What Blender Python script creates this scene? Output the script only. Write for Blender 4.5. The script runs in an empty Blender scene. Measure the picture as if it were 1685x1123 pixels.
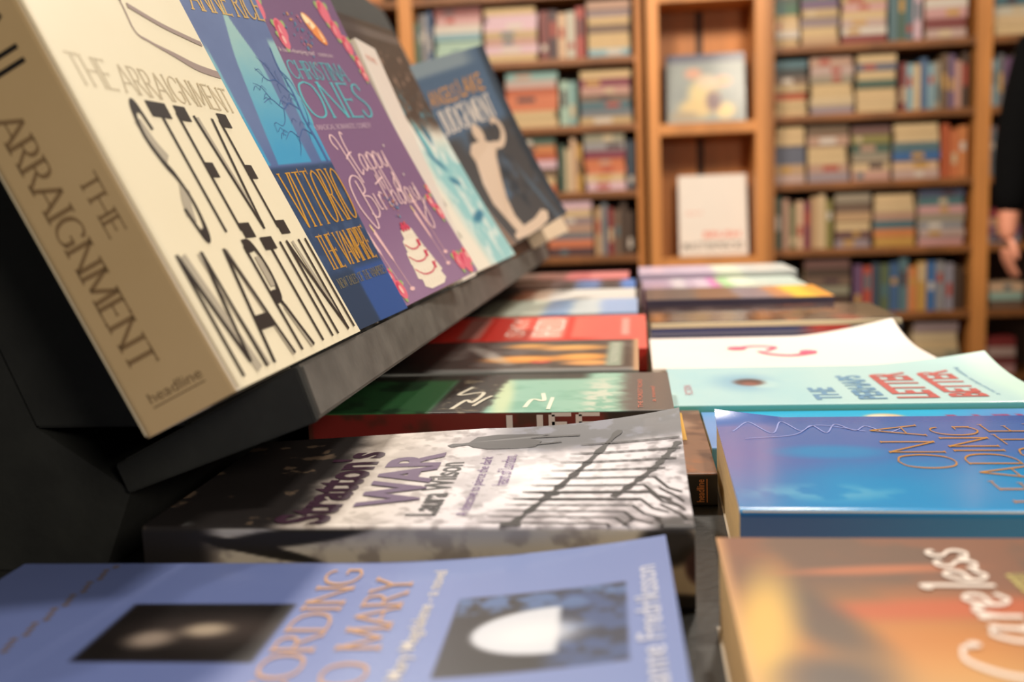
import bpy, bmesh, random
import numpy as np
from math import *
from mathutils import Vector, Matrix
random.seed(7)
SC = bpy.context.scene
COL = SC.collection

# ------------------------------------------------------------------ camera
F = 1700.0
roll = -.037; pitch = atan(228.8/1700); yaw = atan(.12336)
cam_d = bpy.data.cameras.new('camera'); cam = bpy.data.objects.new('camera', cam_d); COL.objects.link(cam)
cam.matrix_world = Matrix.Translation((0, 0, 1.028)) @ Matrix.Rotation(yaw, 4, 'Z') @ Matrix.Rotation(pi/2-pitch, 4, 'X') @ Matrix.Rotation(roll, 4, 'Z')
cam_d.sensor_width = 36; cam_d.lens = 36*F/1685; cam_d.clip_start = .01
cam_d.dof.use_dof = True; cam_d.dof.focus_distance = .445; cam_d.dof.aperture_fstop = 7.9
SC.camera = cam
# ------------------------------------------------------------------ world, lamps, exposure
SC.view_settings.view_transform = 'Standard'; SC.view_settings.look = 'None'
SC.view_settings.gamma = 1; SC.view_settings.use_curve_mapping = False
SC.view_settings.exposure = 0.0
w = bpy.data.worlds.new('world'); SC.world = w; w.use_nodes = True
w.node_tree.nodes['Background'].inputs[0].default_value = (1.0, .93, .84, 1)
w.node_tree.nodes['Background'].inputs[1].default_value = .10

def lamp(name, loc, target, size, power, col=(1, .9, .78), spread=180):
    d = bpy.data.lights.new(name, 'AREA'); d.shape = 'DISK'; d.size = size; d.energy = power; d.color = col
    d.spread = radians(spread)
    o = bpy.data.objects.new(name, d); COL.objects.link(o); o.location = loc
    o.rotation_euler = (Vector(target)-Vector(loc)).to_track_quat('-Z', 'Y').to_euler()
    return o
lamp('ceiling_and_fill_light', (.42, 2.4, 2.95), (0, .5, .9), .2, 22)
lamp('ceiling_and_fill_light', (-.75, 2.1, 2.95), (0, .5, .9), .3, 56)
lamp('ceiling_and_fill_light', (.95, .9, 2.8), (-.1, .7, 1.0), .3, 27)
lamp('ceiling_and_fill_light', (1.25, -1.3, 1.85), (-.1, .4, 1.0), .5, 27)  # added low fill behind the camera to brighten spines, not a ceiling fitting
lamp('ceiling_and_fill_light', (-.7, 1.9, 2.75), (-.4, 4.4, .9), .5, 62, (1, .86, .70))
lamp('ceiling_and_fill_light', (.8, 1.9, 2.75), (.6, 4.4, 1.3), .5, 46, (1, .86, .70))

# ------------------------------------------------------------------ helpers
def lin(c):
    return tuple(((v/255)/12.92 if v/255 <= .04045 else ((v/255+.055)/1.055)**2.4) for v in c)
def linA(A):
    A = np.clip(A/255.0, 0, 1)
    return np.where(A <= .04045, A/12.92, ((A+.055)/1.055)**2.4)
_m = {}
def mat(name, col=(128, 128, 128), rough=.5, spec=.5, vcol=False, kind=None, coat=0, metal=0):
    key = (name, tuple(col), rough, vcol, kind)
    if key in _m: return _m[key]
    m = bpy.data.materials.new(name); m.use_nodes = True; nt = m.node_tree; b = nt.nodes['Principled BSDF']
    b.inputs['Roughness'].default_value = rough; b.inputs['Specular IOR Level'].default_value = spec
    b.inputs['Coat Weight'].default_value = coat; b.inputs['Coat Roughness'].default_value = .12
    b.inputs['Metallic'].default_value = metal
    c = (*lin(col), 1)
    if vcol:
        a = nt.nodes.new('ShaderNodeVertexColor'); a.layer_name = 'Col'
        nz = nt.nodes.new('ShaderNodeTexNoise'); nz.inputs['Scale'].default_value = 900
        tc = nt.nodes.new('ShaderNodeTexCoord'); nt.links.new(tc.outputs['Object'], nz.inputs['Vector'])
        bp = nt.nodes.new('ShaderNodeBump'); bp.inputs['Strength'].default_value = .05; bp.inputs['Distance'].default_value = .0004
        nt.links.new(nz.outputs[0], bp.inputs['Height']); nt.links.new(bp.outputs[0], b.inputs['Normal'])
        nt.links.new(a.outputs[0], b.inputs['Base Color'])
    elif kind:
        tc = nt.nodes.new('ShaderNodeTexCoord'); mp = nt.nodes.new('ShaderNodeMapping')
        nz = nt.nodes.new('ShaderNodeTexNoise'); rp = nt.nodes.new('ShaderNodeValToRGB')
        nt.links.new(tc.outputs['Object'], mp.inputs[0]); nt.links.new(mp.outputs[0], nz.inputs['Vector'])
        nt.links.new(nz.outputs[0], rp.inputs[0]); nt.links.new(rp.outputs[0], b.inputs['Base Color'])
        sc, lo, hi, det = {'wood': ((9, 9, 1.2), .72, 1.18, 6), 'pages': ((30, 30, 2600), .80, 1.06, 2), 'plain': ((8, 8, 8), .92, 1.06, 3),
                      'laminate': ((60, 60, 60), .75, 1.35, 6), 'cloth': ((90, 90, 90), .8, 1.2, 3)}[kind]
        mp.inputs['Scale'].default_value = sc; nz.inputs['Scale'].default_value = 1; nz.inputs['Detail'].default_value = det
        rp.color_ramp.elements[0].position = .3; rp.color_ramp.elements[1].position = .7
        rp.color_ramp.elements[0].color = (*[v*lo for v in c[:3]], 1); rp.color_ramp.elements[1].color = (*[min(1, v*hi) for v in c[:3]], 1)
        if kind in ('laminate', 'cloth'):
            bp = nt.nodes.new('ShaderNodeBump'); bp.inputs['Strength'].default_value = .25; bp.inputs['Distance'].default_value = .0006
            n2 = nt.nodes.new('ShaderNodeTexNoise'); n2.inputs['Scale'].default_value = 260
            nt.links.new(tc.outputs['Object'], n2.inputs['Vector'])
            nt.links.new(n2.outputs[0], bp.inputs['Height']); nt.links.new(bp.outputs[0], b.inputs['Normal'])
    else:
        b.inputs['Base Color'].default_value = c
    _m[key] = m
    return m

def tag(o, label=None, cat=None, group=None, kind=None):
    if label: o['label'] = label
    if cat: o['category'] = cat
    if group: o['group'] = group
    if kind: o['kind'] = kind
    return o
def link(name, me, m, parent=None):
    o = bpy.data.objects.new(name, me); COL.objects.link(o)
    for x in (m if isinstance(m, (list, tuple)) else [m]): me.materials.append(x)
    if parent: o.parent = parent
    return o
def pyd(name, vs, fs, m, parent=None, mi=None, smooth=False):
    me = bpy.data.meshes.new(name); me.from_pydata([tuple(v) for v in vs], [], fs)
    if mi: me.polygons.foreach_set('material_index', mi)
    if smooth: me.polygons.foreach_set('use_smooth', [True]*len(fs))
    me.update()
    return link(name, me, m, parent)
def boxv(x0, x1, y0, y1, z0, z1):
    return [(x0, y0, z0), (x1, y0, z0), (x1, y1, z0), (x0, y1, z0), (x0, y0, z1), (x1, y0, z1), (x1, y1, z1), (x0, y1, z1)]
BF = [(0, 3, 2, 1), (4, 5, 6, 7), (0, 1, 5, 4), (1, 2, 6, 5), (2, 3, 7, 6), (3, 0, 4, 7)]
def box(name, b, m, parent=None, bev=0.0):
    bm = bmesh.new(); vs = [bm.verts.new(v) for v in boxv(*b)]
    for f in BF: bm.faces.new([vs[i] for i in f])
    if bev: bmesh.ops.bevel(bm, geom=bm.edges[:], offset=bev, segments=2, affect='EDGES', profile=.7)
    bmesh.ops.recalc_face_normals(bm, faces=bm.faces)
    me = bpy.data.meshes.new(name); bm.to_mesh(me); bm.free()
    return link(name, me, m, parent)
def empty(name, loc=(0, 0, 0)):
    o = bpy.data.objects.new(name, None); COL.objects.link(o); o.location = loc; o.empty_display_size = .05
    return o

# ------------------------------------------------------------------ 2D art helpers (millimetres on a cover)
_rng = np.random.RandomState(3); _P = _rng.rand(256, 256)
def vnoise(X, Y):
    xi = np.floor(X).astype(int); yi = np.floor(Y).astype(int); fx = X-xi; fy = Y-yi
    fx = fx*fx*(3-2*fx); fy = fy*fy*(3-2*fy)
    a = _P[xi % 256, yi % 256]; b = _P[(xi+1) % 256, yi % 256]; c = _P[xi % 256, (yi+1) % 256]; d = _P[(xi+1) % 256, (yi+1) % 256]
    return a*(1-fx)*(1-fy)+b*fx*(1-fy)+c*(1-fx)*fy+d*fx*fy
def fbm(X, Y, s=10., o=4):
    r = 0; a = .5
    for k in range(o):
        r = r+a*vnoise(X/s+17*k+40, Y/s+31*k+40); s /= 2.1; a *= .5
    return r/(1-.5**o)
def sm(a, b, x): t = np.clip((x-a)/(b-a), 0, 1); return t*t*(3-2*t)
def mx(A, c, t):
    t = np.asarray(t)[..., None]; return A*(1-t)+np.array(c, float)*t
def base(X, c): return np.ones(X.shape+(3,))*np.array(c, float)
def blob(X, Y, cx, cy, rx, ry, soft=.3, ang=0):
    dx, dy = X-cx, Y-cy; c, s = cos(ang), sin(ang); u = (dx*c+dy*s)/rx; v = (-dx*s+dy*c)/ry
    return 1-sm(1-soft, 1+soft, np.sqrt(u*u+v*v))
def rect(X, Y, x0, x1, y0, y1, s=.6):
    return sm(x0-s, x0+s, X)*(1-sm(x1-s, x1+s, X))*sm(y0-s, y0+s, Y)*(1-sm(y1-s, y1+s, Y))
def catmull(P, n=7):
    P = [np.array(p, float) for p in P]
    if len(P) < 3: return P
    Q = [2*P[0]-P[1]]+P+[2*P[-1]-P[-2]]; out = []
    for i in range(1, len(Q)-2):
        p0, p1, p2, p3 = Q[i-1:i+3]
        for k in range(n):
            t = k/n
            out.append(.5*((2*p1)+(-p0+p2)*t+(2*p0-5*p1+4*p2-p3)*t*t+(-p0+3*p1-3*p2+p3)*t**3))
    out.append(P[-1]); return out
def dense(P, step):
    out = [np.array(P[0], float)]
    for a, b in zip(P[:-1], P[1:]):
        a = np.array(a, float); b = np.array(b, float); n_ = max(1, int(np.linalg.norm(b-a)/step))
        for k in range(1, n_+1): out.append(a+(b-a)*k/n_)
    return out
class Ink:
    """flat print laid on a book's surface: triangles in cover millimetres"""
    def __init__(s): s.v = []; s.f = []; s.c = []
    def ribbon(s, P, wd, col=None, step=2.5):
        P = dense(P, step); n_ = len(P)
        W = wd if callable(wd) else (lambda t, a: wd)
        i0 = len(s.v)
        for i, p in enumerate(P):
            d = P[min(i+1, n_-1)]-P[max(i-1, 0)]; L = np.linalg.norm(d) or 1; d = d/L
            h = W(i/(n_-1), atan2(d[1], d[0]))/2; q = np.array([-d[1], d[0]])*h
            s.v += [p+q, p-q]
        for i in range(n_-1):
            s.f.append((i0+2*i, i0+2*i+1, i0+2*i+3, i0+2*i+2)); s.c.append(col)
    def poly(s, P, col=None):
        i0 = len(s.v); s.v += [np.array(p, float) for p in P]; s.f.append(tuple(range(i0, i0+len(P)))); s.c.append(col)
    def ell(s, cx, cy, rx, ry, col=None, ang=0, n=14):
        s.poly([(cx+rx*cos(t)*cos(ang)-ry*sin(t)*sin(ang), cy+rx*cos(t)*sin(ang)+ry*sin(t)*cos(ang)) for t in [2*pi*k/n for k in range(n)]], col)
G = {}
def g(ch, wd, *st): G[ch] = (wd, st)
# strokes: tuple ('l' straight | 'c' curved, points)
g('A', .8, ('l', (0, 0), (.4, 1), (.8, 0)), ('h', (.15, .34), (.65, .34)))
g('B', .62, ('l', (.08, 0), (.08, 1)), ('c', (.08, 1), (.38, .98), (.52, .78), (.38, .55), (.08, .53)), ('c', (.08, .53), (.44, .5), (.6, .26), (.42, .02), (.08, 0)))
g('C', .78, ('c', (.74, .8), (.62, .96), (.4, 1), (.14, .85), (.03, .5), (.14, .15), (.4, 0), (.62, .05), (.76, .22)))
g('D', .78, ('l', (.08, 0), (.08, 1)), ('c', (.08, 1), (.4, .98), (.66, .82), (.75, .5), (.66, .18), (.4, .02), (.08, 0)))
g('E', .6, ('l', (.08, 0), (.08, 1)), ('l', (.08, 1), (.55, 1)), ('l', (.08, .52), (.45, .52)), ('l', (.08, 0), (.58, 0)))
g('F', .55, ('l', (.08, 0), (.08, 1)), ('l', (.08, 1), (.52, 1)), ('l', (.08, .52), (.42, .52)))
g('G', .82, ('c', (.74, .8), (.62, .96), (.4, 1), (.14, .85), (.03, .5), (.14, .15), (.4, 0), (.62, .04), (.74, .14)), ('l', (.74, .08), (.74, .44)), ('h', (.52, .44), (.8, .44)))
g('H', .8, ('l', (.08, 0), (.08, 1)), ('l', (.72, 0), (.72, 1)), ('h', (.08, .52), (.72, .52)))
g('I', .26, ('l', (.13, 0), (.13, 1)))
g('J', .5, ('c', (.36, 1), (.36, .5), (.36, .15), (.2, -.02), (.02, .06)))
g('K', .72, ('l', (.08, 0), (.08, 1)), ('l', (.66, 1), (.1, .45)), ('l', (.25, .6), (.7, 0)))
g('L', .58, ('l', (.08, 0), (.08, 1)), ('l', (.08, 0), (.56, 0)))
g('M', 1.0, ('l', (.08, 0), (.12, 1)), ('l', (.12, 1), (.5, .08)), ('l', (.5, .08), (.88, 1)), ('l', (.88, 1), (.92, 0)))
g('N', .85, ('l', (.08, 0), (.08, 1)), ('h', (.08, 1), (.75, 0)), ('l', (.75, 0), (.75, 1)))
g('O', .86, ('c', (.43, 1), (.15, .88), (.04, .5), (.15, .12), (.43, 0), (.71, .12), (.82, .5), (.71, .88), (.43, 1)))
g('P', .6, ('l', (.08, 0), (.08, 1)), ('c', (.08, 1), (.42, .98), (.56, .74), (.42, .5), (.08, .46)))
g('R', .68, ('l', (.08, 0), (.08, 1)), ('c', (.08, 1), (.42, .98), (.54, .76), (.42, .54), (.08, .5)), ('l', (.3, .5), (.66, 0)))
g('S', .56, ('c', (.48, .82), (.36, .99), (.16, .95), (.07, .76), (.2, .58), (.4, .44), (.5, .25), (.4, .04), (.18, 0), (.05, .2)))
g('T', .7, ('l', (.35, 0), (.35, 1)), ('l', (.03, 1), (.67, 1)))
g('U', .78, ('c', (.1, 1), (.1, .4), (.2, .06), (.39, 0), (.58, .06), (.68, .4), (.68, 1)))
g('V', .78, ('l', (.02, 1), (.4, 0), (.76, 1)))
g('W', 1.1, ('l', (.02, 1), (.3, 0), (.55, .95), (.82, 0), (1.08, 1)))
g('Y', .72, ('l', (.02, 1), (.36, .48), (.7, 1)), ('l', (.36, 0), (.36, .48)))
g(' ', .35)
def serif_text(ink, txt, x0, x1, y0, y1, thick, thin, ser=True, col=None, track=.06):
    W = sum(G[c][0]+track for c in txt)-track; sx = (x1-x0)/W; sy = y1-y0; x = x0
    def wf(t, a): return thin+(thick-thin)*abs(sin(a))**1.5
    for ch in txt:
        wd, st = G[ch]
        for s_ in st:
            P = [(x+p[0]*sx, y0+p[1]*sy) for p in s_[1:]]
            Q = catmull(P) if s_[0] == 'c' else P
            if s_[0] == 'c': ink.ribbon(Q, wf, col, 1.6)
            else:
                for a, b in zip(Q[:-1], Q[1:]): ink.ribbon([a, b], wf, col)
            if ser and s_[0] == 'l':
                for e, o_ in ((P[0], P[1]), (P[-1], P[-2])):
                    hor = abs(e[1]-o_[1]) < .02*sy
                    edge = min(abs(e[1]-y0), abs(e[1]-y1)) < .02*sy
                    if not hor and edge: ink.ribbon([(e[0]-thick*1.0, e[1]), (e[0]+thick*1.0, e[1])], max(thin, thick*.3), col)
                    if hor and e[0] > o_[0]: ink.ribbon([(e[0], e[1]-.06*sy), (e[0], e[1]+.06*sy)], max(thin, thick*.4), col)
        x += (wd+track)*sx
_fc = {}
def sans_text(ink, txt, x0, x1, y0, y1, col=None, shear=0, bold=0):
    """built-in face, outline flattened to polygons and fitted to a box"""
    key = (txt, bold)
    if key not in _fc:
        cu = bpy.data.curves.new('tmp', 'FONT'); cu.body = txt; cu.size = 1; cu.resolution_u = 3; cu.offset = bold
        ob = bpy.data.objects.new('tmp', cu); COL.objects.link(ob)
        me = ob.to_mesh(); vs = [(v.co.x, v.co.y) for v in me.vertices]; fs = [tuple(p.vertices) for p in me.polygons]
        ob.to_mesh_clear(); bpy.data.objects.remove(ob); bpy.data.curves.remove(cu); _fc[key] = (vs, fs)
    vs, fs = _fc[key]
    xs = [v[0] for v in vs]; ys = [v[1] for v in vs]
    a, b, c, d = min(xs), max(xs), min(ys), max(ys); i0 = len(ink.v)
    for v in vs:
        yy = (v[1]-c)/(d-c)*(y1-y0)
        ink.v.append(np.array([x0+(v[0]-a)/(b-a)*(x1-x0)+shear*yy, y0+yy]))
    for f in fs: ink.f.append(tuple(i0+k for k in f)); ink.c.append(col)
def script(ink, P, wd, col=None): ink.ribbon(catmull(P, 8), wd, col, 1.5)

# ------------------------------------------------------------------ book builder
class Book:
    def __init__(s, kindname, label, W, H, T, O, ex, ey, ez, front, spine=None, back=(90, 80, 70), pages=(222, 205, 170),
                 dz=None, grid=2.0, rough=.38, round_=.0012, group=None, coat=.15, cat='book', spec=.5):
        """O = front-cover corner at foot of spine; W,H,T metres; front(X,Y), spine(Z,Y) paint in mm"""
        s.W, s.H, s.T = W, H, T; s.dz = dz or (lambda x, y: 0.0)
        M = Matrix(((ex[0], ey[0], ez[0], 0), (ex[1], ey[1], ez[1], 0), (ex[2], ey[2], ez[2], 0), (0, 0, 0, 1)))
        o = Vector(O)-Vector(ez)*T
        s.root = empty(kindname, o); s.root.matrix_world = Matrix.Translation(o) @ M
        tag(s.root, label, cat, group)
        if spine is None: spine = lambda Z, Y: front(Z*0+1.0, Y)
        # section of the cover: back, rounded spine, front
        ct = .00045; r = min(round_, T*.45)
        path = []
        nb = 4; nf = max(6, int(W*1000/grid))
        for i in range(nb+1): path.append((W-(W-r)*i/nb, 0.0, 'b'))
        for i in range(1, 5): a = pi/2*i/4; path.append((r-r*sin(a), r-r*cos(a), 's'))
        ns = max(3, int(T*1000/grid))
        for i in range(1, ns+1): path.append((0, r+(T-2*r)*i/ns, 's'))
        for i in range(1, 5): a = pi/2*i/4; path.append((r-r*cos(a), T-r+r*sin(a), 's' if i < 2 else 'f'))
        for i in range(1, nf+1): path.append((r+(W-r)*i/nf, T, 'f'))
        ny = max(6, int(H*1000/grid)); n_ = len(path)
        ys = np.linspace(0, H, ny+1)
        px = np.array([p[0] for p in path]); pz = np.array([p[1] for p in path])
        # inward normals
        dx = np.gradient(px); dzv = np.gradient(pz); L = np.hypot(dx, dzv); nx, nz = dzv/L, -dx/L
        XX, YY = np.meshgrid(px, ys); ZZ = np.meshgrid(pz, ys)[0]
        NX = np.meshgrid(nx, ys)[0]; NZ = np.meshgrid(nz, ys)[0]
        vs = []
        for X, Z in ((XX, ZZ), (XX+NX*ct, ZZ+NZ*ct)):
            DZ = np.vectorize(s.dz)(X, YY)*np.clip(Z/T, 0, 1)
            vs.append(np.stack([X, YY, Z+DZ], -1).reshape(-1, 3))
        V = np.concatenate(vs); m_ = n_*(ny+1); fs = []
        for j in range(ny):
            for i in range(n_-1):
                a = j*n_+i; fs.append((a, a+n_, a+n_+1, a+1)); fs.append((m_+a, m_+a+1, m_+a+n_+1, m_+a+n_))
        for i in range(n_-1):
            fs.append((i, i+1, m_+i+1, m_+i)); a = ny*n_+i; fs.append((a, m_+a, m_+a+1, a+1))
        for j in range(ny):
            a = j*n_; fs.append((a, m_+a, m_+a+n_, a+n_)); a += n_-1; fs.append((a, a+n_, m_+a+n_, m_+a))
        ob = pyd('cover', V, fs, mat('printed_card', rough=rough, vcol=True, coat=coat, spec=spec), s.root, smooth=False)
        sec = np.array([{'b': 0, 's': 1, 'f': 2}[p[2]] for p in path]); S2 = np.meshgrid(sec, ys)[0]
        Xm, Ym, Zm = XX*1000, YY*1000, ZZ*1000
        C = base(Xm, back); Cf = front(Xm, Ym); Cs = spine(Zm, Ym)
        C = np.where((S2 == 2)[..., None], Cf, C); C = np.where((S2 == 1)[..., None], Cs, C)
        C2 = base(Xm, (225, 215, 200))
        A = np.concatenate([C.reshape(-1, 3), C2.reshape(-1, 3)])
        ca = ob.data.color_attributes.new('Col', 'FLOAT_COLOR', 'POINT')
        ca.data.foreach_set('color', np.concatenate([linA(A), np.ones((len(A), 1))], 1).astype(np.float32).ravel())
        # smooth only the printed outside
        ob.data.polygons.foreach_set('use_smooth', [False]*len(fs))
        # page block
        nx_, nyy = 10, 16; e = .0006; vs = []; fs = []
        gx = np.linspace(e, W-.0012, nx_+1); gy = np.linspace(.0008, H-.0008, nyy+1)
        for zt in (e, T-e):
            for y in gy:
                for x in gx: vs.append((x, y, zt+(s.dz(x, y)*(zt/T))))
        q = (nx_+1)*(nyy+1)
        for j in range(nyy):
            for i in range(nx_):
                a = j*(nx_+1)+i; fs.append((a, a+nx_+1, a+nx_+2, a+1)); fs.append((q+a, q+a+1, q+a+nx_+2, q+a+nx_+1))
        for i in range(nx_):
            fs.append((i, i+1, q+i+1, q+i)); a = nyy*(nx_+1)+i; fs.append((a, q+a, q+a+1, a+1))
        for j in range(nyy):
            a = j*(nx_+1); fs.append((a, q+a, q+a+nx_+1, a+nx_+1)); a += nx_; fs.append((a, a+nx_+1, q+a+nx_+1, q+a))
        pyd('page_block', vs, fs, mat('paper_pages', pages, .9, kind='pages'), s.root)
    def put(s, name, ink, col, side='front', lift=.00012, rough=.45, label=None, metal=0, parent=None, kind=None):
        vs = []; st = min(5e-6, 2.5e-4/max(1, len(ink.f))); lv = [0]*len(ink.v)
        for fi, f_ in enumerate(ink.f):
            for q_ in f_: lv[q_] = max(lv[q_], fi*st)
        for p, l_ in zip(ink.v, lv):
            if side == 'front':
                x, y = min(max(p[0]/1000, .0004), s.W-.0003), min(max(p[1]/1000, .0003), s.H-.0003)
                vs.append((x, y, s.T+s.dz(x, y)+lift+l_))
            else:   # spine, p = (across: mm from back cover, along: mm from foot)
                z, y = p[0]/1000, p[1]/1000
                vs.append((-lift, y, z*(1+s.dz(0, y)/s.T)))
        cols = sorted(set(c for c in ink.c if c), key=str)
        mats = [mat(name+'_ink', c, rough, metal=metal) for c in ([col]+cols)]
        mi = [0 if c is None else 1+cols.index(c) for c in ink.c]
        if side != 'front': pass
        ob = pyd(name, vs, ink.f, mats, parent or s.root, mi=mi)
        if label: ob['label'] = label
        return ob
def flat(X0, Y0, ztop, rot=0):
    a = radians(90+rot); return (np.array([X0, Y0, ztop]), np.array([cos(a), sin(a), 0]), np.array([-sin(a), cos(a), 0]), np.array([0, 0, 1.]))
T0 = radians(21); CN = np.array([0, 0, 1.028]); nn = np.array([cos(T0), 0, sin(T0)]); uu = np.array([-sin(T0), 0, cos(T0)])
def nu(a, b, Y): return CN+nn*a+uu*b+np.array([0, Y, 0])
def frame(p0, p1, pt):
    ex = p1-p0; ex = ex/np.linalg.norm(ex); ez = np.cross(ex, pt-p0); ez = ez/np.linalg.norm(ez); return p0, ex, np.cross(ez, ex), ez

# ================================================================== BOOKS ON THE SLOPING RACK
GR = 'paperbacks facing out on the sloping rack'
# --- 1: thick cream thriller
def f(X, Y):
    A = base(X, (240, 229, 200)); return mx(A, (222, 206, 170), fbm(X, Y, 30)*.3)
def fs(Z, Y): return mx(base(Z, (205, 176, 130)), (190, 160, 112), fbm(Z, Y, 25)*.6)
b = Book('paperback_book', 'thick cream paperback with tall black lettering at the near end of the rack', .130, .2, .0355,
         *frame(nu(-.128, -.0065, .29), nu(-.1265, -.0065, .42), nu(-.139, .1206, .29)), f, fs, (200, 170, 125), dz=lambda x, y: -.0012*4*(y/.2)*(1-y/.2), rough=.42, round_=.003, group=None, coat=.05)
k = Ink(); gy = (176, 166, 146)
for a in ((34, 97, 30, 70), (30, 60, 44, 58)): pass
script(k, [(31.5, 92), (34, 84), (38, 78)], 5.5, gy); script(k, [(31, 56), (34, 62), (39, 68)], 5.5, gy)      # grey in the bowls of S
k.ribbon([(82, 97), (88.5, 52)], 3.2, gy)
k.ribbon([(10, 44), (19, 3)], 6, gy); k.ribbon([(27, 3), (22, 44)], 3, gy); k.ribbon([(43, 44), (51, 3)], 3.5, gy); k.ribbon([(66, 40), (66, 28)], 5, gy); k.ribbon([(66, 20), (71, 3)], 4, gy); k.ribbon([(109, 44), (117, 3)], 3, gy)
b.put('shading', k, gy, lift=.0001)
k = Ink()
for ch, x0, x1 in (('S', 29, 40.5), ('T', 44, 60), ('E', 64, 76), ('V', 79, 96), ('E', 101, 113)):
    serif_text(k, ch, x0, x1, 50.5, 97.5, 2.0, 6.0, ser=False)
for ch, x0, x1 in (('M', 4, 27), ('A', 32, 52), ('R', 58, 73), ('T', 77, 90), ('I', 94.5, 96.5), ('N', 101, 119), ('I', 124, 126)):
    serif_text(k, ch, x0, x1, 3, 44.5, 2.0, 5.2, ser=False)
b.put('author_lettering', k, (34, 28, 26), lift=.0002)
k = Ink(); serif_text(k, 'THE ARRAIGNMENT', 7, 126, 102.5, 113, .9, .5); b.put('title_lettering', k, (196, 182, 152), label='faint grey title')
k = Ink(); script(k, [(68, 170), (69, 142), (68, 130), (76, 127), (93, 124), (110, 121), (134, 120)], lambda t, a: 1.1+3.6*sm(.5, .8, t)*(1-.4*t))
script(k, [(73, 141), (95, 137), (115, 135), (128, 134)], 2.2); script(k, [(69, 142), (74, 160), (90, 172)], 1.2)
b.put('line_drawing', k, (150, 130, 122), rough=.6)
def spine_down(txt, z0, z1, ytop, ybot, thick, thin):
    k = Ink(); serif_text(k, txt, 0, ytop-ybot, z0, z1, thick, thin); k.v = [np.array([p[1], ytop-p[0]]) for p in k.v]; return k
b.put('spine_title', spine_down('ARRAIGNMENT', 8, 17, 103, 19, 1.5, .6), (140, 112, 76), side='spine')
b.put('spine_title', spine_down('THE', 23, 29, 77, 57, 1.1, .5), (140, 112, 76), side='spine')
k = Ink(); serif_text(k, 'MARTINI', 0, 74, 4, 27, 1.6, 3.6, ser=False); k.v = [np.array([p[1], 186-p[0]]) for p in k.v]
b.put('spine_author', k, (28, 22, 18), side='spine')
k = Ink(); sans_text(k, 'headline', 8, 27, 8.5, 11.8); k.poly([(8, 7), (27, 7), (27, 7.4), (8, 7.4)]); b.put('publisher_mark', k, (110, 86, 56), side='spine')

# --- 2: blue arches
def f(X, Y):
    A = base(X, (112, 130, 172)); A = mx(A, (92, 108, 152), fbm(X, Y, 14)*.7); A = mx(A, (70, 100, 160), (1-sm(70, 110, Y))*.5)
    sky = lambda t: np.array((70, 160, 205))*(1-t[..., None])+np.array((165, 200, 196))*t[..., None]
    t = sm(84, 160, Y)+.15*(fbm(X, Y, 9)-.5); S = sky(np.clip(t, 0, 1))
    l = 43.5+(Y-84)*.14+sm(135, 166, Y)*4; r = 76-(Y-84)*.05-sm(132, 166, Y)*11
    m1 = sm(l-.6, l+.6, X)*(1-sm(r-.6, r+.6, X))*sm(84, 85, Y)*(1-sm(165, 167, Y))
    r2 = 37-(Y-84)*.1; m2 = (1-sm(r2-.6, r2+.6, X))*sm(84, 85, Y)*(1-sm(138, 150, Y+abs(X-24)*.5))*sm(10, 11, X)
    l3 = 86.5+sm(110, 150, Y)*3; m3 = sm(l3-.6, l3+.6, X)*sm(84, 85, Y)*(1-sm(148, 152, Y))
    m = np.clip(m1+m2+m3, 0, 1)[..., None]; A = A*(1-m)+S*m
    low = 1-sm(82, 84.5, Y); A = mx(A, (48, 70, 104), low*.95); A = mx(A, (62, 84, 120), low*sm(.5, .7, fbm(X, Y, 6)))
    lo2 = (1-sm(26, 30, Y)); A = mx(A, (52, 86, 152), lo2*sm(60, 64, X)*.95); A = mx(A, (46, 64, 92), lo2*(1-sm(60, 64, X)))
    return A
b = Book('paperback_book', 'blue paperback showing pointed arches and gold condensed lettering, between the cream and purple covers', .0965, .178, .019,
         *frame(nu(-.146, -.0065, .422), nu(-.128, -.0065, .515), nu(-.1555, .165, .422)), f, None, (50, 70, 100), dz=lambda x, y: -.0022*4*(y/.178)*(1-y/.178), grid=1.0, rough=.4)
k = Ink(); rr = random.Random(4)
def branch(x, y, a, L, wd):
    P = [(x, y)]
    for i in range(6):
        a += rr.uniform(-.45, .45); x += cos(a)*L/6; y += sin(a)*L/6; P.append((x, y))
        if wd > .45 and rr.random() < .65: branch(x, y, a+rr.choice((-.8, .8)), L*.55, wd*.55)
    if all(12 < p[0] < 96 and 85 < p[1] < 165 for p in P): script(k, P, lambda t, q: wd*(1-.7*t))
for P, wd in (([(93, 84), (92, 96), (90, 108), (91, 122), (88, 136), (89, 146)], 2.4), ([(91, 112), (82, 116), (74, 113), (66, 118), (58, 116)], 1.1), ([(90, 120), (80, 128), (72, 128), (64, 134)], .9), ([(92, 98), (84, 102), (76, 98), (70, 101), (62, 97)], .9), ([(74, 113), (70, 107), (65, 104), (60, 106)], .6), ([(80, 128), (76, 136), (70, 140)], .6), ([(76, 98), (72, 92), (68, 88)], .6), ([(88, 134), (94, 128), (96, 120)], .8), ([(92, 104), (95, 110), (96, 118)], .7), ([(66, 118), (62, 124), (56, 126)], .5), ([(18, 84), (20, 100), (24, 116), (22, 132)], 1.2), ([(20, 104), (28, 110), (33, 108)], .6)):
    script(k, P, lambda t, q, wd=wd: wd*(1-.7*t))
for i in range(26):
    x = rr.uniform(58, 95); y = rr.uniform(96, 138); a = rr.uniform(2.2, 4.2); script(k, [(x, y), (x+3*cos(a), y+3*sin(a)+1), (x+6*cos(a+.4), y+6*sin(a+.4))], .28)
b.put('branches', k, (74, 104, 158))
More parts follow.
